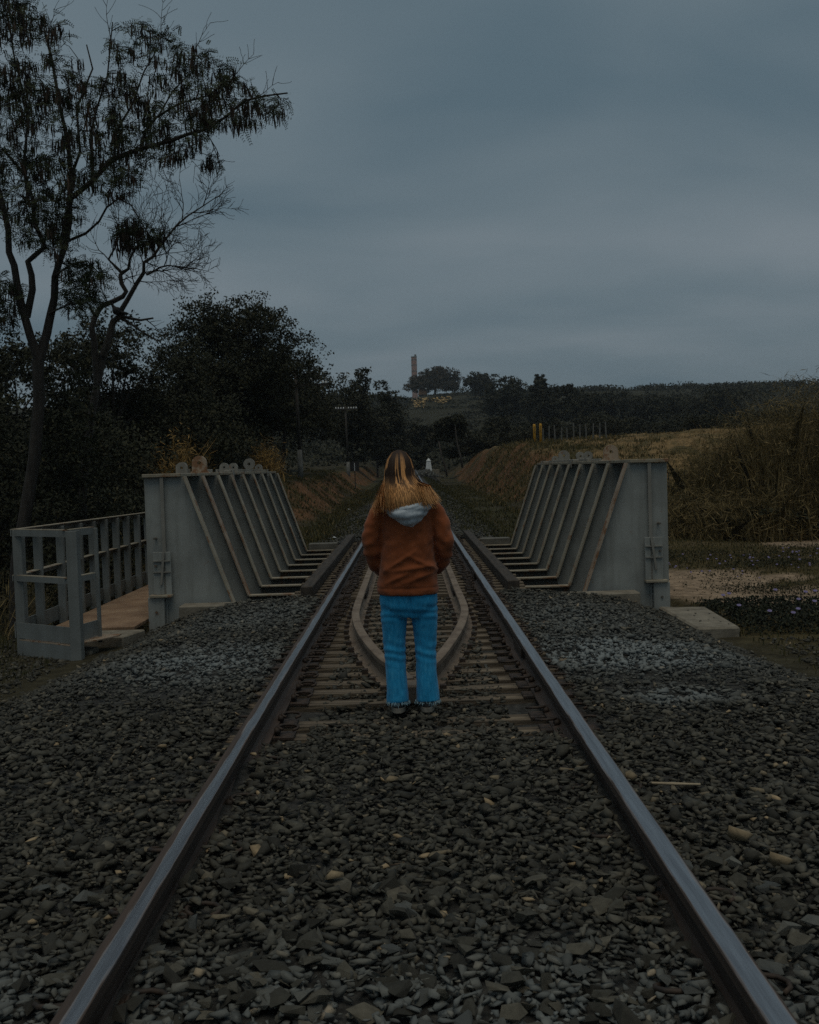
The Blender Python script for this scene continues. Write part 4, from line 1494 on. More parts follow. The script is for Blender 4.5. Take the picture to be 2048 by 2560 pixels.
for t, p in zip(tgt, pk):
    if ra.random() < p:
        n = int(ra.integers(5, 12))
        pc.append(t + ra.normal(0, .055, (n, 3)) * np.array([1, 1, .4]))
    for q in range(int(ra.integers(3, 7))):              # feathery fronds
        d = ra.normal(size=3) * np.array([1, 1, .55]) + np.array([0, 0, -.1])
        d /= np.linalg.norm(d)
        sd_ = np.cross(d, ra.normal(size=3))
        sd_ /= np.linalg.norm(sd_)
        ln_ = ra.uniform(.13, .26)
        k_ = int(ra.integers(5, 9))
        base_ = t + ra.normal(0, .045, 3)
        for j in range(k_):
            f_ = (j + .6) / k_
            c_ = base_ + d * ln_ * f_ + np.array([0, 0, -.05 * f_ * f_])
            for sg_ in (-1, 1):
                e_ = sd_ * sg_ * .8 + d * .45
                l_ = ra.uniform(.038, .062) * (1 - .35 * f_)
                w_ = np.cross(e_, sd_ + d * .3)
                w_ = w_ / (np.linalg.norm(w_) + 1e-6) * .2 + d * .95
                w_ = w_ * .011
                FV.append((c_, c_ + e_ * l_ * .5 + w_, c_ + e_ * l_, c_ + e_ * l_ * .5 - w_))
pc = np.concatenate(pc)
FV = np.array(FV)
npmesh('foliage', FV.reshape(-1, 3), np.arange(FV.shape[0] * 4).reshape(-1, 4), MAT['leaf_green'], treeA, tone=np.repeat(ra.random(len(FV)), 4))
n = len(pc)
ln = ra.uniform(.13, .25, n)
sw = ra.normal(0, .12, (n, 2)) * ln[:, None]
wv = ra.uniform(0, np.pi, n)
we = np.stack([np.cos(wv), np.sin(wv) * .6, np.zeros(n)], 1) * ra.uniform(.011, .017, n)[:, None]
e1 = pc + np.stack([sw[:, 0] * .6, sw[:, 1] * .6, -ln * .5], 1)
e2 = pc + np.stack([sw[:, 0], sw[:, 1], -ln], 1)
V = np.stack([pc - we * .3, pc + we * .3, e1 + we, e2 + we * .35, e2 - we * .35, e1 - we], 1).reshape(-1, 3)
npmesh('seed_pods', V, np.arange(6 * n).reshape(n, 6), MAT['pod'], treeA, tone=np.repeat(ra.random(n), 6))

# --- bare tree
YBt = 19.0
LB = [[(-6.2, -1.3), (-5.98, 0.90), (-5.87, 1.62), (-5.74, 2.35), (-5.61, 3.00), (-5.48, 3.50)],
      [(-5.61, 3.00), (-5.62, 3.80), (-5.64, 3.99), (-5.58, 4.20), (-5.51, 4.32), (-5.44, 4.40), (-5.25, 4.47), (-5.06, 4.55), (-5.00, 4.64), (-5.08, 4.79), (-5.10, 4.94), (-5.07, 4.98)],
      [(-5.07, 4.98), (-5.17, 5.09), (-5.29, 5.22), (-5.16, 5.42), (-5.10, 5.58)],
      [(-5.07, 4.98), (-4.95, 5.05), (-4.90, 5.20), (-4.79, 5.41), (-4.54, 5.48)],
      [(-5.48, 3.50), (-5.34, 3.86), (-5.28, 4.11), (-5.13, 4.21), (-5.10, 4.31), (-4.96, 4.49), (-4.79, 4.74), (-4.63, 4.94), (-4.61, 5.11), (-4.45, 5.20), (-4.27, 5.46), (-4.01, 5.76), (-3.80, 5.92), (-3.52, 6.08), (-3.27, 6.24)],
      [(-4.63, 4.94), (-4.53, 4.97), (-4.36, 5.05), (-4.21, 5.07), (-3.96, 5.03), (-3.80, 4.98)],
      [(-5.13, 4.21), (-4.94, 4.16), (-4.78, 4.13), (-4.56, 4.17)],
      [(-5.13, 4.17), (-4.97, 4.08), (-4.76, 3.92), (-4.46, 3.73)],
      [(-5.58, 4.20), (-5.66, 4.37), (-5.68, 4.44)]]
RB = [(.085, .06), (.058, .036), (.032, .012), (.036, .012), (.075, .007), (.026, .007), (.035, .016), (.03, .012), (.03, .016)]
sk = Skeleton(9)
zg = float(gz(-6.2, YBt))
LB[0][0] = (-6.15, zg - .2)
for i, (pts, (r0, r1)) in enumerate(zip(LB, RB)):
    sk.limb(lift(pts, YBt, 0 if i == 0 else .03, i + 40), r0, r1)
rb = np.random.default_rng(31)
for (li, frac, ang, ln, dep) in [(4, .42, 95, .7, 2), (4, .5, 10, .8, 2), (4, .55, 100, .9, 2), (4, .62, 20, .8, 2), (4, .66, 110, .9, 2), (4, .72, 95, 1.0, 2), (4, .78, 15, .8, 2), (4, .82, 85, .8, 2), (4, .88, 5, .6, 2), (4, .93, 60, .5, 2), (4, .99, 30, .35, 1),
                                 (5, .3, -10, .6, 2), (5, .5, 60, .7, 2), (5, .7, -25, .55, 2), (5, .9, 30, .5, 2), (5, 1.0, -10, .4, 1), (3, .4, 75, .7, 2), (3, .7, 30, .8, 2), (3, 1.0, 40, .9, 2), (2, .5, 130, .6, 1), (2, 1.0, 80, .8, 2),
                                 (4, .45, -15, .55, 2), (4, .58, -20, .6, 2), (1, .5, 120, .5, 1), (1, .75, 100, .5, 1), (1, .85, 20, .6, 2), (6, .8, -40, .5, 1), (6, .4, -70, .45, 1)]:
    pts = sk.br[li][0]
    f = frac * (len(pts) - 1)
    j = min(int(f), len(pts) - 2)
    p = np.array(pts[j]) + (np.array(pts[j + 1]) - np.array(pts[j])) * (f - j)
    sk.grow(p, (math.cos(R(ang)), rb.normal(0, .3), math.sin(R(ang))), ln, .011, dep)
treeB = empty('bare_tree', (-6.15, YBt, zg), 'leafless twisted grey tree with fine bare twigs beside the tall podded tree', 'tree')
np_tubes(sk.br[:2], 10).build('trunk', MAT['bark_pale'], treeB, smooth=True)
np_tubes(sk.br[2:9], 8).build('limb', MAT['bark_pale'], treeB, smooth=True)
np_tubes(sk.br[9:], 4).build('twigs', MAT['bark'], treeB)['kind'] = 'stuff'
# the bird perched in it
bc = Vector((-5.17, 18.93, 4.29))
mb = MB()
mb.ball(bc, (.085, .10, .075), 14, 10)
mb.tube([bc + Vector((-.03, 0, .03)), bc + Vector((-.075, 0, .10)), bc + Vector((-.085, 0, .165))], [.05, .026, .02], 10)
mb.ball(bc + Vector((-.088, 0, .18)), (.026, .024, .024), 10, 8)
mb.tube([bc + Vector((-.10, 0, .18)), bc + Vector((-.14, 0, .172))], [.010, .003], 6)
mb.tube([bc + Vector((.05, 0, -.02)), bc + Vector((.15, 0, -.05)), bc + Vector((.20, 0, -.055))], [.045, .03, .02], 8, flat=1.4)
mb.tube([bc + Vector((0, 0, -.06)), bc + Vector((0, 0, -.12))], [.010, .008], 6)
bird = empty('bird', bc - Vector((0, 0, .1)), 'dark round bodied bird perched on a branch of the bare tree', 'bird')
remeshed('body', mb, .009, 2, MAT['black'], bird)


def lobed(name, label, x, y, ztop, w, n, leaf, seed, mat='leaf_dark', group='trees along the line', depth=None, low=.25, flat=.8, lobes=16, trunk=.12, cat='tree', zbase=None, trunk_mat='bark', shape='round', lr=(.24, .42)):
    r = np.random.default_rng(seed)
    z0 = float(gz(x, y)) if zbase is None else zbase
    H = ztop - z0
    d = depth or w
    root = empty(name, (x, y, z0), label, cat, group)
    c0 = z0 + H * low
    cz, rz = (ztop + c0) / 2, (ztop - c0) / 2
    LB_ = []
    for k in range(lobes):
        while True:
            q = r.uniform(-1, 1, 3)
            if (q ** 2).sum() < 1:
                break
        if shape == 'umbrella':
            q[2] = (1 - (q[0] ** 2 + q[1] ** 2)) ** .5 * r.uniform(.25, 1) * 1.8 - .95
            rad = r.uniform(.18, .29)
        else:
            rad = r.uniform(*lr)
        LB_.append((np.array([q[0] * w / 2 * (1 - rad * .8), q[1] * d / 2 * (1 - rad * .8), q[2] * rz * (1 - rad * .7)]), rad))
    br = [([(x, y, z0 - .2), (x + r.normal(0, .03 * H), y, z0 + H * .25), (x + r.normal(0, .04 * H), y, z0 + H * .5)], [trunk, trunk * .8, trunk * .6])]
    tp = np.array(br[0][0][1]) * .5 + np.array(br[0][0][2]) * .5
    P, T = [], []
    per_ = int(n * 1.45) // lobes
    for (c, rad) in LB_:
        cc = np.array([x, y, cz]) + c
        br.append(([tuple(tp), tuple((tp + cc) / 2 + r.normal(0, .04 * H, 3)), tuple(cc)], [trunk * .4, trunk * .22, trunk * .08]))
        ns = max(6, per_ // 22)                       # leaf sprays that break up the lobe's outline
        u = r.normal(size=(ns, 3))
        u /= np.linalg.norm(u, axis=1)[:, None]
        rr_ = r.random(ns) ** .4
        ex = np.array([rad * w * .60, rad * d * .60, rad * rz * 1.25 * flat])
        sp = cc + u * rr_[:, None] * ex
        sg = min(ex.mean() * .17, leaf * 3.2)
        q = np.repeat(sp, 22, 0) + np.clip(r.normal(0, 1, (ns * 22, 3)), -1.9, 1.9) * np.array([sg, sg, sg * .6])
        P.append(q)
        T.append(np.clip(r.beta(2, 2.4, len(q)) + np.repeat(r.normal(0, .16, ns), 22), 0, 1))
    P, T = np.concatenate(P), np.concatenate(T)
    V, F = leaf_quads(P, leaf * .62 * r.uniform(.7, 1.3, len(P)), leaf * .30 * r.uniform(.7, 1.3, len(P)), r, .15)
    np_tubes(br, 6).build('trunk' if cat == 'tree' else 'stems', MAT[trunk_mat], root, smooth=True)
    npmesh('crown' if cat == 'tree' else 'foliage', V, F, MAT[mat], root, tone=np.repeat(T, 4))
    return root


G1, G2, G3 = 'trees on the left of the line', 'trees on the rising ground behind', 'bushes beside the line'
lobed('leafy_tree', 'dark leafy tree filling the far left edge behind the podded tree', -11.3, 30, 6.3, 6.2, 14000, .10, 1, group=G1, low=.05, lobes=30, lr=(.17, .32))
lobed('leafy_tree', 'dark rounded tree between the podded tree and the bare tree trunk', -9.6, 34, 6.7, 5.0, 14000, .10, 2, group=G1, low=.05, lobes=30, lr=(.17, .32))
lobed('leafy_tree', 'dark tree filling the gap between the bare tree and the large dense tree', -8.6, 38, 6.9, 4.6, 13000, .10, 73, group=G1, low=.0, lobes=18)
lobed('leafy_tree', 'large dense dark tree with a broad bushy crown left of the track', -7.1, 42, 9.25, 7.8, 40000, .105, 3, group=G1, low=.08, lobes=64, flat=.8, depth=6, lr=(.13, .27))
lobed('leafy_tree', 'dark tree standing behind the utility pole with the pale base', -6.6, 54, 7.7, 6.6, 15000, .13, 4, group=G1, low=.08, lobes=34, lr=(.16, .30))
lobed('leafy_tree', 'low dark tree in the undergrowth below the large dense tree', -8.2, 36, 4.6, 6.6, 15000, .10, 5, group=G1, low=.0, lobes=20)
lobed('leafy_tree', 'dark bushy tree under the bare tree by the walkway', -9.0, 26, 3.6, 6.0, 14000, .085, 6, group=G1, low=.0, lobes=20)
lobed('leafy_tree', 'dark leafy sapling hiding the lower trunk of the bare tree', -5.75, 18.0, 3.35, 2.3, 7000, .075, 71, group=G1, low=.0, lobes=20, trunk=.03)
lobed('leafy_tree', 'dark leafy sapling left of the podded tree trunk', -7.9, 19.0, 3.9, 2.8, 7000, .08, 72, group=G1, low=.0, lobes=20, trunk=.03)
lobed('leafy_tree', 'dark shadowy tree at the far left behind the walkway railing', -11.5, 25, 3.6, 5.0, 12000, .085, 7, group=G1, low=.0, lobes=18)
lobed('leafy_tree', 'rounded dark tree just left of the track vanishing point', -4.4, 88, 10.3, 6.6, 8000, .24, 8, group=G1, low=.05, lobes=20, mat='leaf_far')
lobed('leafy_tree', 'broad dark tree behind the crossarm pole', -8.2, 80, 9.4, 8.5, 9000, .24, 9, group=G1, low=.05, lobes=22, mat='leaf_far')
lobed('leafy_tree', 'broad tree left of the tower against the sky', -2.4, 112, 11.6, 5.6, 7000, .26, 10, group=G1, low=.0, lobes=20, mat='leaf_far')
lobed('leafy_tree', 'dark tree closing the view directly behind the person', -3.1, 105, 8.2, 5.2, 6000, .25, 11, group=G1, low=.0, lobes=16, mat='leaf_far')
lobed('leafy_tree', 'shaded tree closing the end of the cutting above the white marker', 1.2, 128, 7.4, 6.4, 6000, .28, 12, group=G2, low=.0, lobes=16, mat='leaf_far')
lobed('umbrella_tree', 'wide umbrella shaped tree on the hill in front of the tower', 11.2, 400, 40.8, 26.5, 12000, .62, 13, group=G2, low=.0, lobes=95, shape='umbrella', mat='leaf_umb', trunk=.6, depth=18)
lobed('leafy_tree', 'smooth rounded dark tree right of the umbrella shaped tree', 23.6, 330, 31.6, 12.5, 4500, .6, 14, group=G2, low=.1, lobes=22, mat='leaf_far', trunk=.4)
lobed('leafy_tree', 'low dark tree on the skyline right of the smooth rounded tree', 21.1, 220, 20.2, 11.5, 5500, .5, 15, group=G2, low=.05, lobes=22, mat='leaf_far', trunk=.3)
lobed('leafy_tree', 'tree with a raised knob of crown above the yellow posts', 25.2, 190, 16.8, 9.6, 5500, .45, 16, group=G2, low=.05, lobes=20, mat='leaf_far', trunk=.3)
lobed('leafy_tree', 'small rounded tree top standing highest above the yellow posts', 25.4, 196, 18.6, 3.4, 1500, .42, 26, group=G2, low=.5, lobes=7, mat='leaf_far', trunk=.25)
lobed('leafy_tree', 'ragged dark tree on the skyline above the fence posts', 29.5, 180, 15.6, 9.0, 5500, .42, 17, group=G2, low=.05, lobes=20, mat='leaf_far', trunk=.3)
lobed('leafy_tree', 'low spreading tree left of the flat skyline on the right', 44.5, 220, 16.2, 13.5, 5500, .5, 18, group=G2, low=.05, lobes=22, mat='leaf_far', trunk=.3)
lobed('leafy_tree', 'sparse topped tree in the middle of the right skyline', 48.0, 200, 14.2, 13.5, 5000, .45, 19, group=G2, low=.05, lobes=22, mat='leaf_far', trunk=.3)
lobed('leafy_tree', 'dark tree with thin bare tips left of the tall cane', 56.5, 190, 14.8, 14.5, 6000, .45, 20, group=G2, low=.05, lobes=24, mat='leaf_far', trunk=.3)
lobed('leafy_tree', 'slim pale trunked tree at the foot of the right bank', 3.3, 77, 5.3, 3.4, 4500, .19, 21, group='trees on the rising ground behind', low=.52, lobes=14, mat='leaf_far', trunk=.001)
for (x, y, zt, w, s_, lab) in [(8.9, 96, 6.0, 6.4, 51, 'rounded grey green bush left of the yellow posts'), (13.2, 100, 6.1, 6.6, 52, 'dark bush directly behind the yellow posts'),
                               (18.8, 105, 6.3, 7.8, 53, 'dark bush behind the grey fence posts'), (26.0, 110, 6.8, 9.4, 54, 'wide dark bush at the top of the brown field'),
                               (27.5, 92, 5.6, 8.4, 55, 'dark bush between the brown field and the tall cane'), (5.6, 92, 4.7, 6.0, 56, 'low dark bush on the crest of the right bank'),
                               (33.5, 100, 6.2, 9.0, 57, 'dark bush behind the tall cane on the right')]:
    lobed('bush', lab, x, y, zt, w, 6500, .22, s_, group=G3, low=.0, lobes=18, mat='leaf_far', cat='bush', trunk=.06)
for (x, y, zt, w, s_, lab) in [(6.6, 25.5, .35, 2.6, 61, 'dark bush behind the right girder end'), (8.0, 23.6, .2, 2.6, 62, 'dark bush at the foot of the tall cane'), (9.9, 23.2, .22, 2.6, 63, 'dark bush at the right edge below the cane'),
                               (-7.0, 23.5, 1.3, 3.4, 64, 'dark bush behind the walkway railing'), (-5.6, 22.5, .75, 2.2, 65, 'low dark bush behind the left girder')]:
    lobed('bush', lab, x, y, zt, w, 3800, .085, s_, group=G3, low=.0, lobes=14, cat='bush', trunk=.03)
# thin bare trunks by the bank
for (pts, lab) in (([(3.97, 76, 1.2), (3.86, 76, 2.0), (3.66, 76, 2.8), (3.56, 76, 3.6), (3.5, 76, 4.6)], 'slim pale leaning trunk at the foot of the right bank'),
                   ([(2.82, 76, .6), (2.7, 76, 1.4), (2.45, 76, 2.1), (2.3, 76, 3.2)], 'thin dark leaning sapling right of the white marker')):
    sp = MB().tube(pts, [.075, .07, .06, .05, .03][:len(pts)], 8).build('sapling', MAT['bark_pale'], smooth=True)
    tag(sp, lab, 'sapling')

# far wood on the hillside: one mass
rw = np.random.default_rng(91)
P, T = [], []
for k in range(700):
    y = rw.uniform(112, 420)
    x = rw.uniform(-.25 * y, .50 * y)
    z = float(gz(x, y))
    rad = rw.uniform(1.6, 3.2) * (1 + y / 300)
    hgt = rw.uniform(1.4, 2.9) * (1 - .5 * float(sm(300, 400, y)))
    if abs(x - 8) < 12 and y > 225:
        hgt *= .2
    m = 105
    u = rw.normal(size=(m, 3))
    u /= np.linalg.norm(u, axis=1)[:, None]
    P.append(np.array([x, y, z + hgt * .5]) + u * np.array([rad, rad, hgt]) * (rw.random((m, 1)) ** .4))
    T.append(np.clip(rw.beta(2, 2.6, m), 0, 1))
P, T = np.concatenate(P), np.concatenate(T)
ls = .20 + P[:, 1] * .0008
V, F = leaf_quads(P, ls, ls * .5, rw, .1)
wood = npmesh('woodland', V, F, MAT['leaf_far'], tone=np.repeat(T, 4))
tag(wood, 'dark mass of distant woodland covering the rising ground', 'woodland', kind='stuff')

# left undergrowth
P, T = [], []
for k in range(260):
    y = rw.uniform(22, 60)
    x = -rw.uniform(5.6, 8) - rw.random() * .32 * y
    z = float(gz(x, y))
    rad = rw.uniform(.5, 1.2) * (1 + y / 60)
    m = 200
    u = rw.normal(size=(m, 3))
    u /= np.linalg.norm(u, axis=1)[:, None]
    P.append(np.array([x, y, z + rad * .7]) + u * np.array([rad, rad, rad * 1.1]) * (rw.random((m, 1)) ** .4))
    T.append(np.clip(rw.beta(2, 2.6, m), 0, 1))
P, T = np.concatenate(P), np.concatenate(T)
V, F = leaf_quads(P, .06 + P[:, 1] * .0009, .026 + P[:, 1] * .0004, rw, .1)
ug = npmesh('undergrowth', V, F, MAT['leaf_dark'], tone=np.repeat(T, 4))
tag(ug, 'dark tangled undergrowth beneath the left trees', 'undergrowth', kind='stuff')


# ================================================================== grass, cane, creeper
def blades(x, y, z, h, w, lean, r, bend=.5):
    n = len(x)
    a = r.uniform(0, 2 * np.pi, n)
    ld = np.stack([np.cos(a), np.sin(a), np.zeros(n)], 1) * (lean * r.random(n) * h)[:, None]
    b = r.uniform(0, np.pi, n)
    wd = np.stack([np.cos(b), np.sin(b) * .5, np.zeros(n)], 1) * w[:, None] if hasattr(w, '__len__') else np.stack([np.cos(b), np.sin(b) * .5, np.zeros(n)], 1) * w
    p = np.stack([x, y, z], 1)
    m = p + ld * .35 + np.stack([np.zeros(n), np.zeros(n), h * .6], 1)
    t = p + ld + np.stack([np.zeros(n), np.zeros(n), h * (1 - bend * r.random(n) * .5)], 1)
    V = np.stack([p - wd, p + wd, m + wd * .75, t, m - wd * .75], 1).reshape(-1, 3)
    return V, np.arange(5 * n).reshape(n, 5)


rg = np.random.default_rng(41)
XS, YS, HS, WS, TS = [], [], [], [], []


def turf(n, x0, x1, y0_, y1_, h, w, t0, t1, mask=None):
    n = int(n * .62)
    w = w * 1.25
    x, y = rg.uniform(x0, x1, n), rg.uniform(y0_, y1_, n)
    if mask is not None:
        k = mask(x, y)
        x, y = x[k], y[k]
    XS.append(x); YS.append(y)
    HS.append(rg.uniform(.4, 1.0, len(x)) * h)
    WS.append(np.full(len(x), w) * rg.uniform(.6, 1.3, len(x)))
    TS.append(rg.uniform(t0, t1, len(x)))


def nosand(x, y):
    n_ = fbm(x, y * 2.2, .55, 2)
    s_ = n_ + .22 * np.exp(-((x - 4.4) ** 2 / 3 + (y - 14.8) ** 2 / 7)) + .25 * np.exp(-((x - 8.3) ** 2 / 3 + (y - 21.8) ** 2 / 2))
    return (s_ < .60 + .06 * rg.random(len(x))) | ((y > 17) & (x < 7.3))


turf(42000, 3.45, 11, 12.3, 25, .075, .007, .1, .8, nosand)
turf(2600, 3.3, 6, 7, 12.3, .09, .006, .1, .7)
turf(34000, 3.5, 12, 25, 70, .22, .016, .2, .9, lambda x, y: (fbm(x, y, .9, 8) > .38))
turf(14000, 5.5, 26, 28, 75, .16, .02, .6, 1.0)
turf(2500, 4.0, 8, 40, 75, .35, .02, .3, .75)
turf(24000, -6.2, -2.3, 21.5, 65, .2, .014, .1, .75, lambda x, y: (fbm(x, y, .9, 8) > .41))
turf(6000, -2.9, -1.9, 22, 60, .16, .012, .15, .8, lambda x, y: (fbm(x, y, .8, 2) > .45))
turf(13000, 1.15, 2.4, 23, 90, .14, .012, .05, .5, lambda x, y: (fbm(x, y, .7, 25) > .40))
turf(13000, -2.4, -1.15, 23, 90, .14, .012, .05, .6, lambda x, y: (fbm(x, y, .7, 26) > .40))
turf(12000, 2.0, 3.8, 22, 70, .16, .012, .1, .65, lambda x, y: (fbm(x, y, .8, 5) > .40))
turf(6000, -6.5, -3.6, 7.2, 11.2, .07, .005, .0, .3)
turf(9000, -9.0, -4.35, 10.8, 24, .26, .009, .05, .6)
x, y = np.concatenate(XS), np.concatenate(YS)
zgr = np.where((np.abs(x) < 2.3) & (y > 21.3), -.16 - .34 * sm(1.25, 2.3, np.abs(x)) + tz(y), gz(x, y) - .01)
V, F = blades(x, y, zgr, np.concatenate(HS), np.concatenate(WS), .7, rg)
gr_ = npmesh('grass', V, F, MAT['grass'], tone=np.repeat(np.concatenate(TS), 5))
tag(gr_, 'short olive and dry brown grass on the ground and banks', 'grass', kind='stuff')


def cane_clump(name, label, x, y, ztop, rx, ry, n, seed, mat='cane', w=.018, lean=.35, group='cane clumps', cat='cane', zb=None):
    r = np.random.default_rng(seed)
    z0 = float(gz(x, y)) if zb is None else zb
    root = empty(name, (x, y, z0), label, cat, group)
    u = r.normal(0, .45, (n, 2))
    bx_, by_ = x + u[:, 0] * rx, y + u[:, 1] * ry
    d2 = np.clip(1 - .35 * (u ** 2).sum(1), .35, 1)
    h = (ztop - z0) * r.uniform(.35, 1.0, n) * d2
    V, F = blades(bx_, by_, np.full(n, z0 - .1), h, r.uniform(.5, 1.4, n) * w, lean, r, .35)
    npmesh('blades', V, F, MAT[mat], root, tone=np.repeat(np.clip(r.beta(1.8, 2.4, n) + .25 * (h / (ztop - z0) - .6), 0, 1), 5))
    m = n * 5                                               # leaves along the culms
    i = r.integers(0, n, m)
    f = r.random(m) ** .7
    Pc = np.stack([bx_[i], by_[i], z0 + h[i] * f], 1) + r.normal(0, 1, (m, 3)) * np.array([.12, .12, .06]) * (1 + f[:, None])
    V, F = leaf_quads(Pc, r.uniform(.08, .20, m), r.uniform(.006, .011, m) * w / .014, r, .3)
    npmesh('cane_leaves', V, F, MAT[mat], root, tone=np.repeat(np.clip(r.beta(1.8, 2.2, m), 0, 1), 4))
    return root


cane_clump('cane_clump', 'tall olive brown cane thicket rising at the right edge of the picture', 9.6, 24.6, 3.5, 2.0, 1.6, 3600, 1, w=.011, lean=.55)
cane_clump('cane_clump', 'cane thicket of middle height left of the tallest cane', 8.3, 25.6, 2.75, 1.3, 1.3, 2200, 2, w=.011, lean=.6)
cane_clump('cane_clump', 'low loose cane at the left end of the thicket above the fence', 7.6, 27.0, 1.9, 1.5, 1.2, 1100, 3, w=.011, lean=.9)
cane_clump('cane_clump', 'short tangled cane along the foot of the tall thicket', 8.8, 23.6, .75, 2.9, .9, 3000, 8, w=.010, lean=1.3)
cane_clump('cane_clump', 'short tangled cane behind the right girder end', 6.6, 24.8, .6, 1.4, 1.0, 1500, 9, w=.010, lean=1.3)
cane_clump('straw_clump', 'bright straw coloured reed clump behind the left girder lugs', -6.5, 30.0, 2.85, .62, .6, 420, 4, 'straw', .016, .6, 'dry reed clumps', 'reeds')
cane_clump('straw_clump', 'dull straw coloured reed clump left of the pale based pole', -5.2, 38.0, 2.7, .55, .6, 260, 5, 'straw', .016, .6, 'dry reed clumps', 'reeds')
cane_clump('reed_clump', 'dark dry reeds at the foot of the podded tree', -6.9, 15.6, .9, 1.0, .8, 700, 6, 'cane', .009, .7, 'dry reed clumps', 'reeds')
cane_clump('reed_clump', 'dark reeds behind the middle of the walkway railing', -5.3, 18.5, .9, .9, 1.2, 700, 7, 'cane', .009, .7, 'dry reed clumps', 'reeds')

# creeper mat with lilac flowers beside the ballast on the right
r = np.random.default_rng(55)
cp = empty('creeper_mat', (4.6, 11.3, -.55), 'dark leafy creeper mat with lilac flowers right of the concrete wing wall', 'creeper')
n = 16000
u = r.random((n, 2))
x = 3.42 + u[:, 0] * 3.4
y = 10.35 + u[:, 1] * 2.1 + .2 * np.sin(x * 2)
z = gz(x, y) + r.random(n) * (.10 + .12 * np.sin(np.clip((y - 10.2) / 2.4, 0, 1) * np.pi))
V, F = leaf_quads(np.stack([x, y, z], 1), r.uniform(.011, .026, n), r.uniform(.007, .016, n), r, 0)
npmesh('leaves', V, F, MAT['creeper'], cp, tone=np.repeat(r.random(n), 4))


def flower_mb(c, s_):
    mb = MB()
    n_ = 10
    ring = [(c[0] + s_ * math.cos(2 * math.pi * k / n_) * (1 + .12 * (k % 2)), c[1] + s_ * .75 * math.sin(2 * math.pi * k / n_), c[2] + s_ * .45 * math.sin(2 * math.pi * k / n_) + s_ * .25) for k in range(n_)]
    tip = (c[0], c[1] + .3 * s_, c[2] - s_ * .6)
    mb.add(ring + [tip], [(k, (k + 1) % n_, n_) for k in range(n_)])
    return mb


for (fx_, fy_, fz_) in [(3.62, 12.05, -.30), (3.72, 12.15, -.29), (3.55, 11.25, -.29), (3.72, 10.78, -.36), (3.90, 10.6, -.38), (4.35, 11.65, -.29), (4.45, 11.45, -.30), (4.6, 12.1, -.30), (4.75, 12.2, -.28), (4.3, 12.25, -.30), (4.1, 11.0, -.3)]:
    flower_mb((fx_, fy_, float(gz(fx_, fy_)) + .22), .024).build('flower', MAT['flower'], cp)
# scattered blossoms in the turf behind
mb = MB()
rr2 = random.Random(4)
for k in range(70):
    bx_, by_ = rr2.choice([(6.2, 18.0), (7.4, 18.4), (5.0, 17.2), (7.0, 16.2), (4.6, 16.2)])
    fx_, fy_ = bx_ + rr2.gauss(0, .7), by_ + rr2.gauss(0, .6)
    if fx_ < 3.8:
        continue
    f = flower_mb((fx_, fy_, float(gz(fx_, fy_)) + .06 + .05 * rr2.random()), rr2.uniform(.011, .02))
    mb.add(f.v, f.f)
bs = mb.build('blossoms', MAT['flower'])
tag(bs, 'scattered lilac blossoms in the grass right of the bridge', 'flowers', kind='stuff')
# low dark weed patches there
P = []
for k in range(30):
    wx, wy = r.uniform(3.9, 9.5), r.uniform(14, 21)
    m = 420
    P.append(np.stack([wx + r.normal(0, .42, m), wy + r.normal(0, .3, m), np.zeros(m)], 1))
P = np.concatenate(P)
P[:, 2] = gz(P[:, 0], P[:, 1]) + r.random(len(P)) * .09
V, F = leaf_quads(P, r.uniform(.010, .022, len(P)), r.uniform(.005, .012, len(P)), r, 0)
wd_ = npmesh('weeds', V, F, MAT['leaf_dark'], tone=np.repeat(r.random(len(P)), 4))
tag(wd_, 'low dark green weeds spreading over the sandy ground', 'weeds', kind='stuff')

# ================================================================== posts, poles, markers
def utility_pole(label, x, y, z0, base_h, top, arm=None, ins=()):
    root = empty('utility_pole', (x, y, z0), label, 'utility pole', 'poles beside the line')
    MB().tube([(x, y, z0 - .3), (x, y, z0 + base_h)], [.14, .10], 8).build('pole_base', MAT['pole_base'], root, smooth=True)
    MB().tube([(x, y, z0 + base_h - .2), (x - .06, y, top)], [.075, .055], 8).build('pole', MAT['pole'], root, smooth=True)
    if arm:
        MB().box(arm[0], arm[1], y - .13, y - .07, arm[2] - .05, arm[2] + .03).build('crossarm', MAT['pole'], root)
    for (ix, iz) in ins:
        MB().loft([(ix, y - .1, iz, .045, .045), (ix, y - .1, iz + .04, .05, .05), (ix, y - .1, iz + .06, .03, .03), (ix, y - .1, iz + .11, .035, .035)], 8).build('insulator', MAT['insulator'], root, smooth=True)
    return root


utility_pole('dark utility pole with a pale concrete base left of the track', -4.66, 45, float(gz(-4.66, 45)) - .02, 1.35, 5.6, (-4.9, -3.3, 5.02), ((-4.05, 5.2), (-3.55, 5.05), (-3.42, 5.05)))
utility_pole('utility pole with a crossarm of white insulators further along the track', -4.03, 70, float(gz(-4.03, 70)), 1.0, 5.6, (-4.78, -3.3, 5.38), tuple((-4.72 + .17 * k, 5.41) for k in range(9) if k != 4))
sg = empty('track_board', (-3.08, 60, float(gz(-3.08, 60))), 'square black board with a white stripe at the left of the line', 'sign')
MB().box(-3.34, -2.82, 60, 60.03, 1.22, 1.78).build('board', MAT['black'], sg)
MB().box(-3.10, -3.07, 59.98, 59.998, 1.24, 1.70).build('stripe', MAT['white'], sg)
MB().tube([(-3.08, 60.06, .2), (-3.08, 60.06, 1.7)], .03, 6).build('post', MAT['black'], sg)
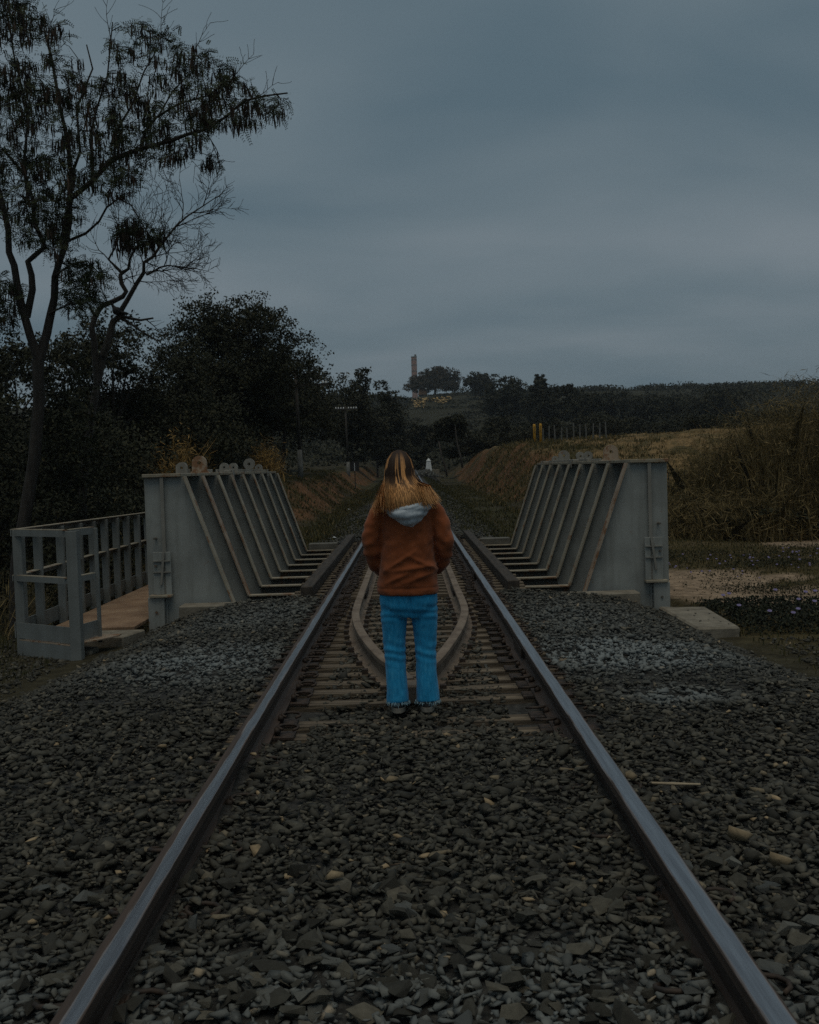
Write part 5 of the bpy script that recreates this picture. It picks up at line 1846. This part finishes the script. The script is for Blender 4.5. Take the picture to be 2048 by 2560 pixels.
# white kilometre marker
mk = empty('track_marker', (1.78, 90, .9), 'small white tapering marker pillar with a pointed cap beyond the person', 'marker')
mzb = .45
MB().prism([(1.48, 89.7, mzb), (2.08, 89.7, mzb), (2.08, 90.3, mzb), (1.48, 90.3, mzb)], (0, 0, .52)).build('plinth', MAT['concrete_dark'], mk)
MB().rings([[(1.78 + a * h, 90 + b * h, z) for a, b in ((-1, -1), (1, -1), (1, 1), (-1, 1))] for h, z in ((.29, .97), (.17, 1.88))]).build('pillar', MAT['white'], mk)
MB().rings([[(1.78 + a * h, 90 + b * h, z) for a, b in ((-1, -1), (1, -1), (1, 1), (-1, 1))] for h, z in ((.20, 1.882), (.20, 1.90), (.01, 2.12))]).build('cap', MAT['white'], mk)
kb = MB().box(1.93, 2.56, 85, 85.5, .2, 1.13).build('concrete_block', MAT['concrete'], bevel=.03)
tag(kb, 'stained concrete block right of the white marker pillar', 'block')
rp = np.random.default_rng(6)
nn_ = 260
a, b = 1.55 + rp.normal(0, .5, nn_), 84.5 + rp.normal(0, 1.2, nn_)
zz = -.1 + tz(b) + .62 * np.exp(-((a - 1.5) / .7) ** 2 - ((b - 85) / 2.5) ** 2) - .1
o = merge_stones('rubble_heap', a, b, zz, rp.uniform(.08, .2, nn_), LO, .5, rp, None, MAT['stone'], rp.random(nn_) * .7, rp.random(nn_) * .4)
tag(o, 'heap of dark rubble below the white marker pillar', 'rubble', kind='stuff')
hm = grid_mesh('rubble_mound', np.arange(0.2, 3.0, .2), np.arange(81.5, 89.9, .4), lambda x, y: -.62 + tz(y) + .86 * np.exp(-((x - 1.55) / .75) ** 2 - ((y - 86) / 3.4) ** 2), MAT['bed'])
tag(hm, 'dark gravel mound carrying the white marker', kind='structure')

# yellow marker posts with vertical lettering
for (x, y, zt, lab) in ((7.08, 58, 3.54, 'left of the two yellow marker posts on the right bank'), (7.30, 57, 3.52, 'right of the two yellow marker posts on the right bank')):
    zb_ = float(gz(x, y)) - .1
    root = empty('marker_post', (x, y, zb_), lab, 'marker post', 'yellow marker posts')
    MB().loft([(x, y, zb_, .075, .05), (x, y, zt - .06, .075, .05), (x, y, zt - .015, .06, .04), (x, y, zt, .03, .02)], 12).build('post', MAT['yellow'], root, smooth=True)
    mb = MB()
    z_ = zt - .12
    rr3 = random.Random(int(x * 100))
    for k in range(7):                                    # the illegible vertical lettering
        hh = rr3.uniform(.035, .05)
        mb.box(x - .035, x + .035, y - .056, y - .053, z_ - .012, z_)
        if k % 2:
            mb.box(x - .035, x - .018, y - .056, y - .053, z_ - hh, z_ - .0125)
        else:
            mb.box(x + .016, x + .035, y - .056, y - .053, z_ - hh, z_ - .0125)
        z_ -= hh + .018
    mb.build('lettering', MAT['black'], root)


def fence(name, label, pts, h, w, mat, wires=2, seed=1):
    rr_ = random.Random(seed)
    root = empty(name, (pts[0][0], pts[0][1], float(gz(*pts[0]))), label, 'fence')
    tops = []
    for (x, y) in pts:
        z = float(gz(x, y))
        hh = h * rr_.uniform(.85, 1.1)
        lx = rr_.uniform(-.05, .05)
        MB().tube([(x, y, z - .2), (x + lx * .5, y, z + hh * .5), (x + lx, y, z + hh)], [w, w * .95, w * .8], 6).build('post', mat, root, smooth=False)
        tops.append((x + lx, y, z + hh))
    for k in range(wires):
        f = .92 - .35 * k
        for a_, b_ in zip(tops[:-1], tops[1:]):
            za, zb_ = float(gz(a_[0], a_[1])), float(gz(b_[0], b_[1]))
            MB().tube([(a_[0], a_[1], za + h * f * .85), (b_[0], b_[1], zb_ + h * f * .85)], .004, 4).build('wire', MAT['pole'], root)
    return root


fence('wire_fence', 'row of grey fence posts running right from the yellow posts', [(7.72 + .29 * k, 59.2 - .36 * k) for k in range(11)], .95, .045, MAT['pole_base'], 2, 3)
fence('wire_fence', 'row of dark fence posts on the field behind the right girder', [(8.05, 32.3), (8.3, 32.2), (8.48, 32.1), (8.7, 32.0), (8.88, 31.9), (9.1, 31.9), (9.45, 31.8), (9.7, 31.7)], .95, .028, MAT['pole'], 2, 5)

# ================================================================== house and tower on the hill
hx, hy = 6.3, 395
hz0 = 26.6
hs = empty('hill_house', (hx, hy, hz0), 'small house with an orange tiled roof under the umbrella tree', 'house')
MB().box(hx - 1.4, hx + 1.4, hy, hy + 3, float(gz(hx, hy)) - 1, 29.0).build('wall', MAT['plaster'], hs)
MB().rings([[(hx - 1.75, hy - .4, 29.0), (hx + 1.75, hy - .4, 29.0), (hx + 1.75, hy + 3.4, 29.0), (hx - 1.75, hy + 3.4, 29.0)], [(hx - 1.2, hy + 1.3, 31.0), (hx + 1.2, hy + 1.3, 31.0), (hx + 1.2, hy + 1.7, 31.0), (hx - 1.2, hy + 1.7, 31.0)]]).build('roof', MAT['roof'], hs)
for s_ in (-.7, .55):
    MB().box(hx + s_ - .3, hx + s_ + .3, hy - .05, hy - .01, 27.3, 28.4).build('window', MAT['black'], hs)
lp = empty('hill_lamp_post', (8.0, 392, 26), 'thin lamp post with a white head beside the hill house', 'lamp post')
MB().tube([(8.0, 392, float(gz(8, 392)) - .2), (8.0, 392, 31.0)], .09, 6).build('pole', MAT['pole_base'], lp)
MB().box(7.35, 7.9, 391.9, 392.1, 30.85, 31.15).build('lamp_head', MAT['insulator'], lp)
tw = empty('brick_tower', (6.1, 700, float(gz(6.1, 700))), 'pinkish round brick tower on the skyline behind the umbrella tree', 'tower')
MB().loft([(6.1, 700, float(gz(6.1, 700)) - 2, 1.9, 1.9), (6.1, 700, 75.4, 1.85, 1.85)], 20).build('shaft', MAT['tower'], tw, smooth=False)
for zb_ in (62.0, 66.0, 70.0, 73.5):
    MB().loft([(6.1, 700, zb_, 1.97, 1.97), (6.1, 700, zb_ + .45, 1.97, 1.97)], 20).build('band', MAT['tower_cap'], tw)
MB().loft([(6.1, 700, 75.4, 2.0, 2.0), (6.1, 700, 76.0, 2.0, 2.0)], 20).build('cap', MAT['tower_cap'], tw)
MB().loft([(7.1, 699.6, 76.0, .7, .7), (7.1, 699.6, 77.3, .7, .7)], 12).build('turret', MAT['tower_cap'], tw)
rk = np.random.default_rng(19)
for (cx, n_, sx, lab) in ((4.9, 46, 1.6, 'ochre earth patch on the hillside below the small house'), (11.4, 30, 1.6, 'smaller ochre earth patch to the right on the hillside')):
    xs_ = cx + rk.normal(0, sx, n_)
    ys_ = np.full(n_, 328.0) + rk.normal(0, 8, n_)
    zs_ = gz(xs_, ys_) + rk.uniform(.3, 1.2, n_)
    o = merge_stones('earth_patch', xs_, ys_, zs_, rk.uniform(.5, 1.0, n_), LO, .5, rk, None, MAT['rock'], rk.random(n_), np.zeros(n_))
    tag(o, lab, 'earth patch', kind='stuff')

# ================================================================== litter
for (x, y, lab) in ((-1.75, 23.5, 'scrap of white litter on the gravel beyond the left girder'), (-2.35, 40.0, 'white scrap of litter in the grass left of the far track')):
    z = max(float(gz(x, y)), -.13 - .34 * float(sm(1.25, 2.3, abs(x))) + float(tz(y))) + .02
    o = MB().add([(x - .09, y, z), (x, y - .05, z + .04), (x + .09, y, z + .02), (x + .02, y + .06, z + .05), (x - .05, y + .05, z)], [(0, 1, 3), (1, 2, 3), (0, 3, 4)]).build('litter', MAT['white'])
    tag(o, lab, 'litter')

# ================================================================== haze
hzm = bpy.data.materials.new('thin haze')
hzm.use_nodes = True
t = hzm.node_tree
for n_ in list(t.nodes):
    t.nodes.remove(n_)
mo = N(t, 'ShaderNodeOutputMaterial')
pv = N(t, 'ShaderNodeVolumePrincipled', inp={'Color': (.72, .80, .86, 1), 'Density': .00028, 'Anisotropy': .2})
t.links.new(pv.outputs[0], mo.inputs['Volume'])
hz = MB().box(-1700, 1700, -320, 2700, -6, 110).build('haze', hzm)
tag(hz, 'thin blue evening haze over the valley', 'haze', kind='stuff')
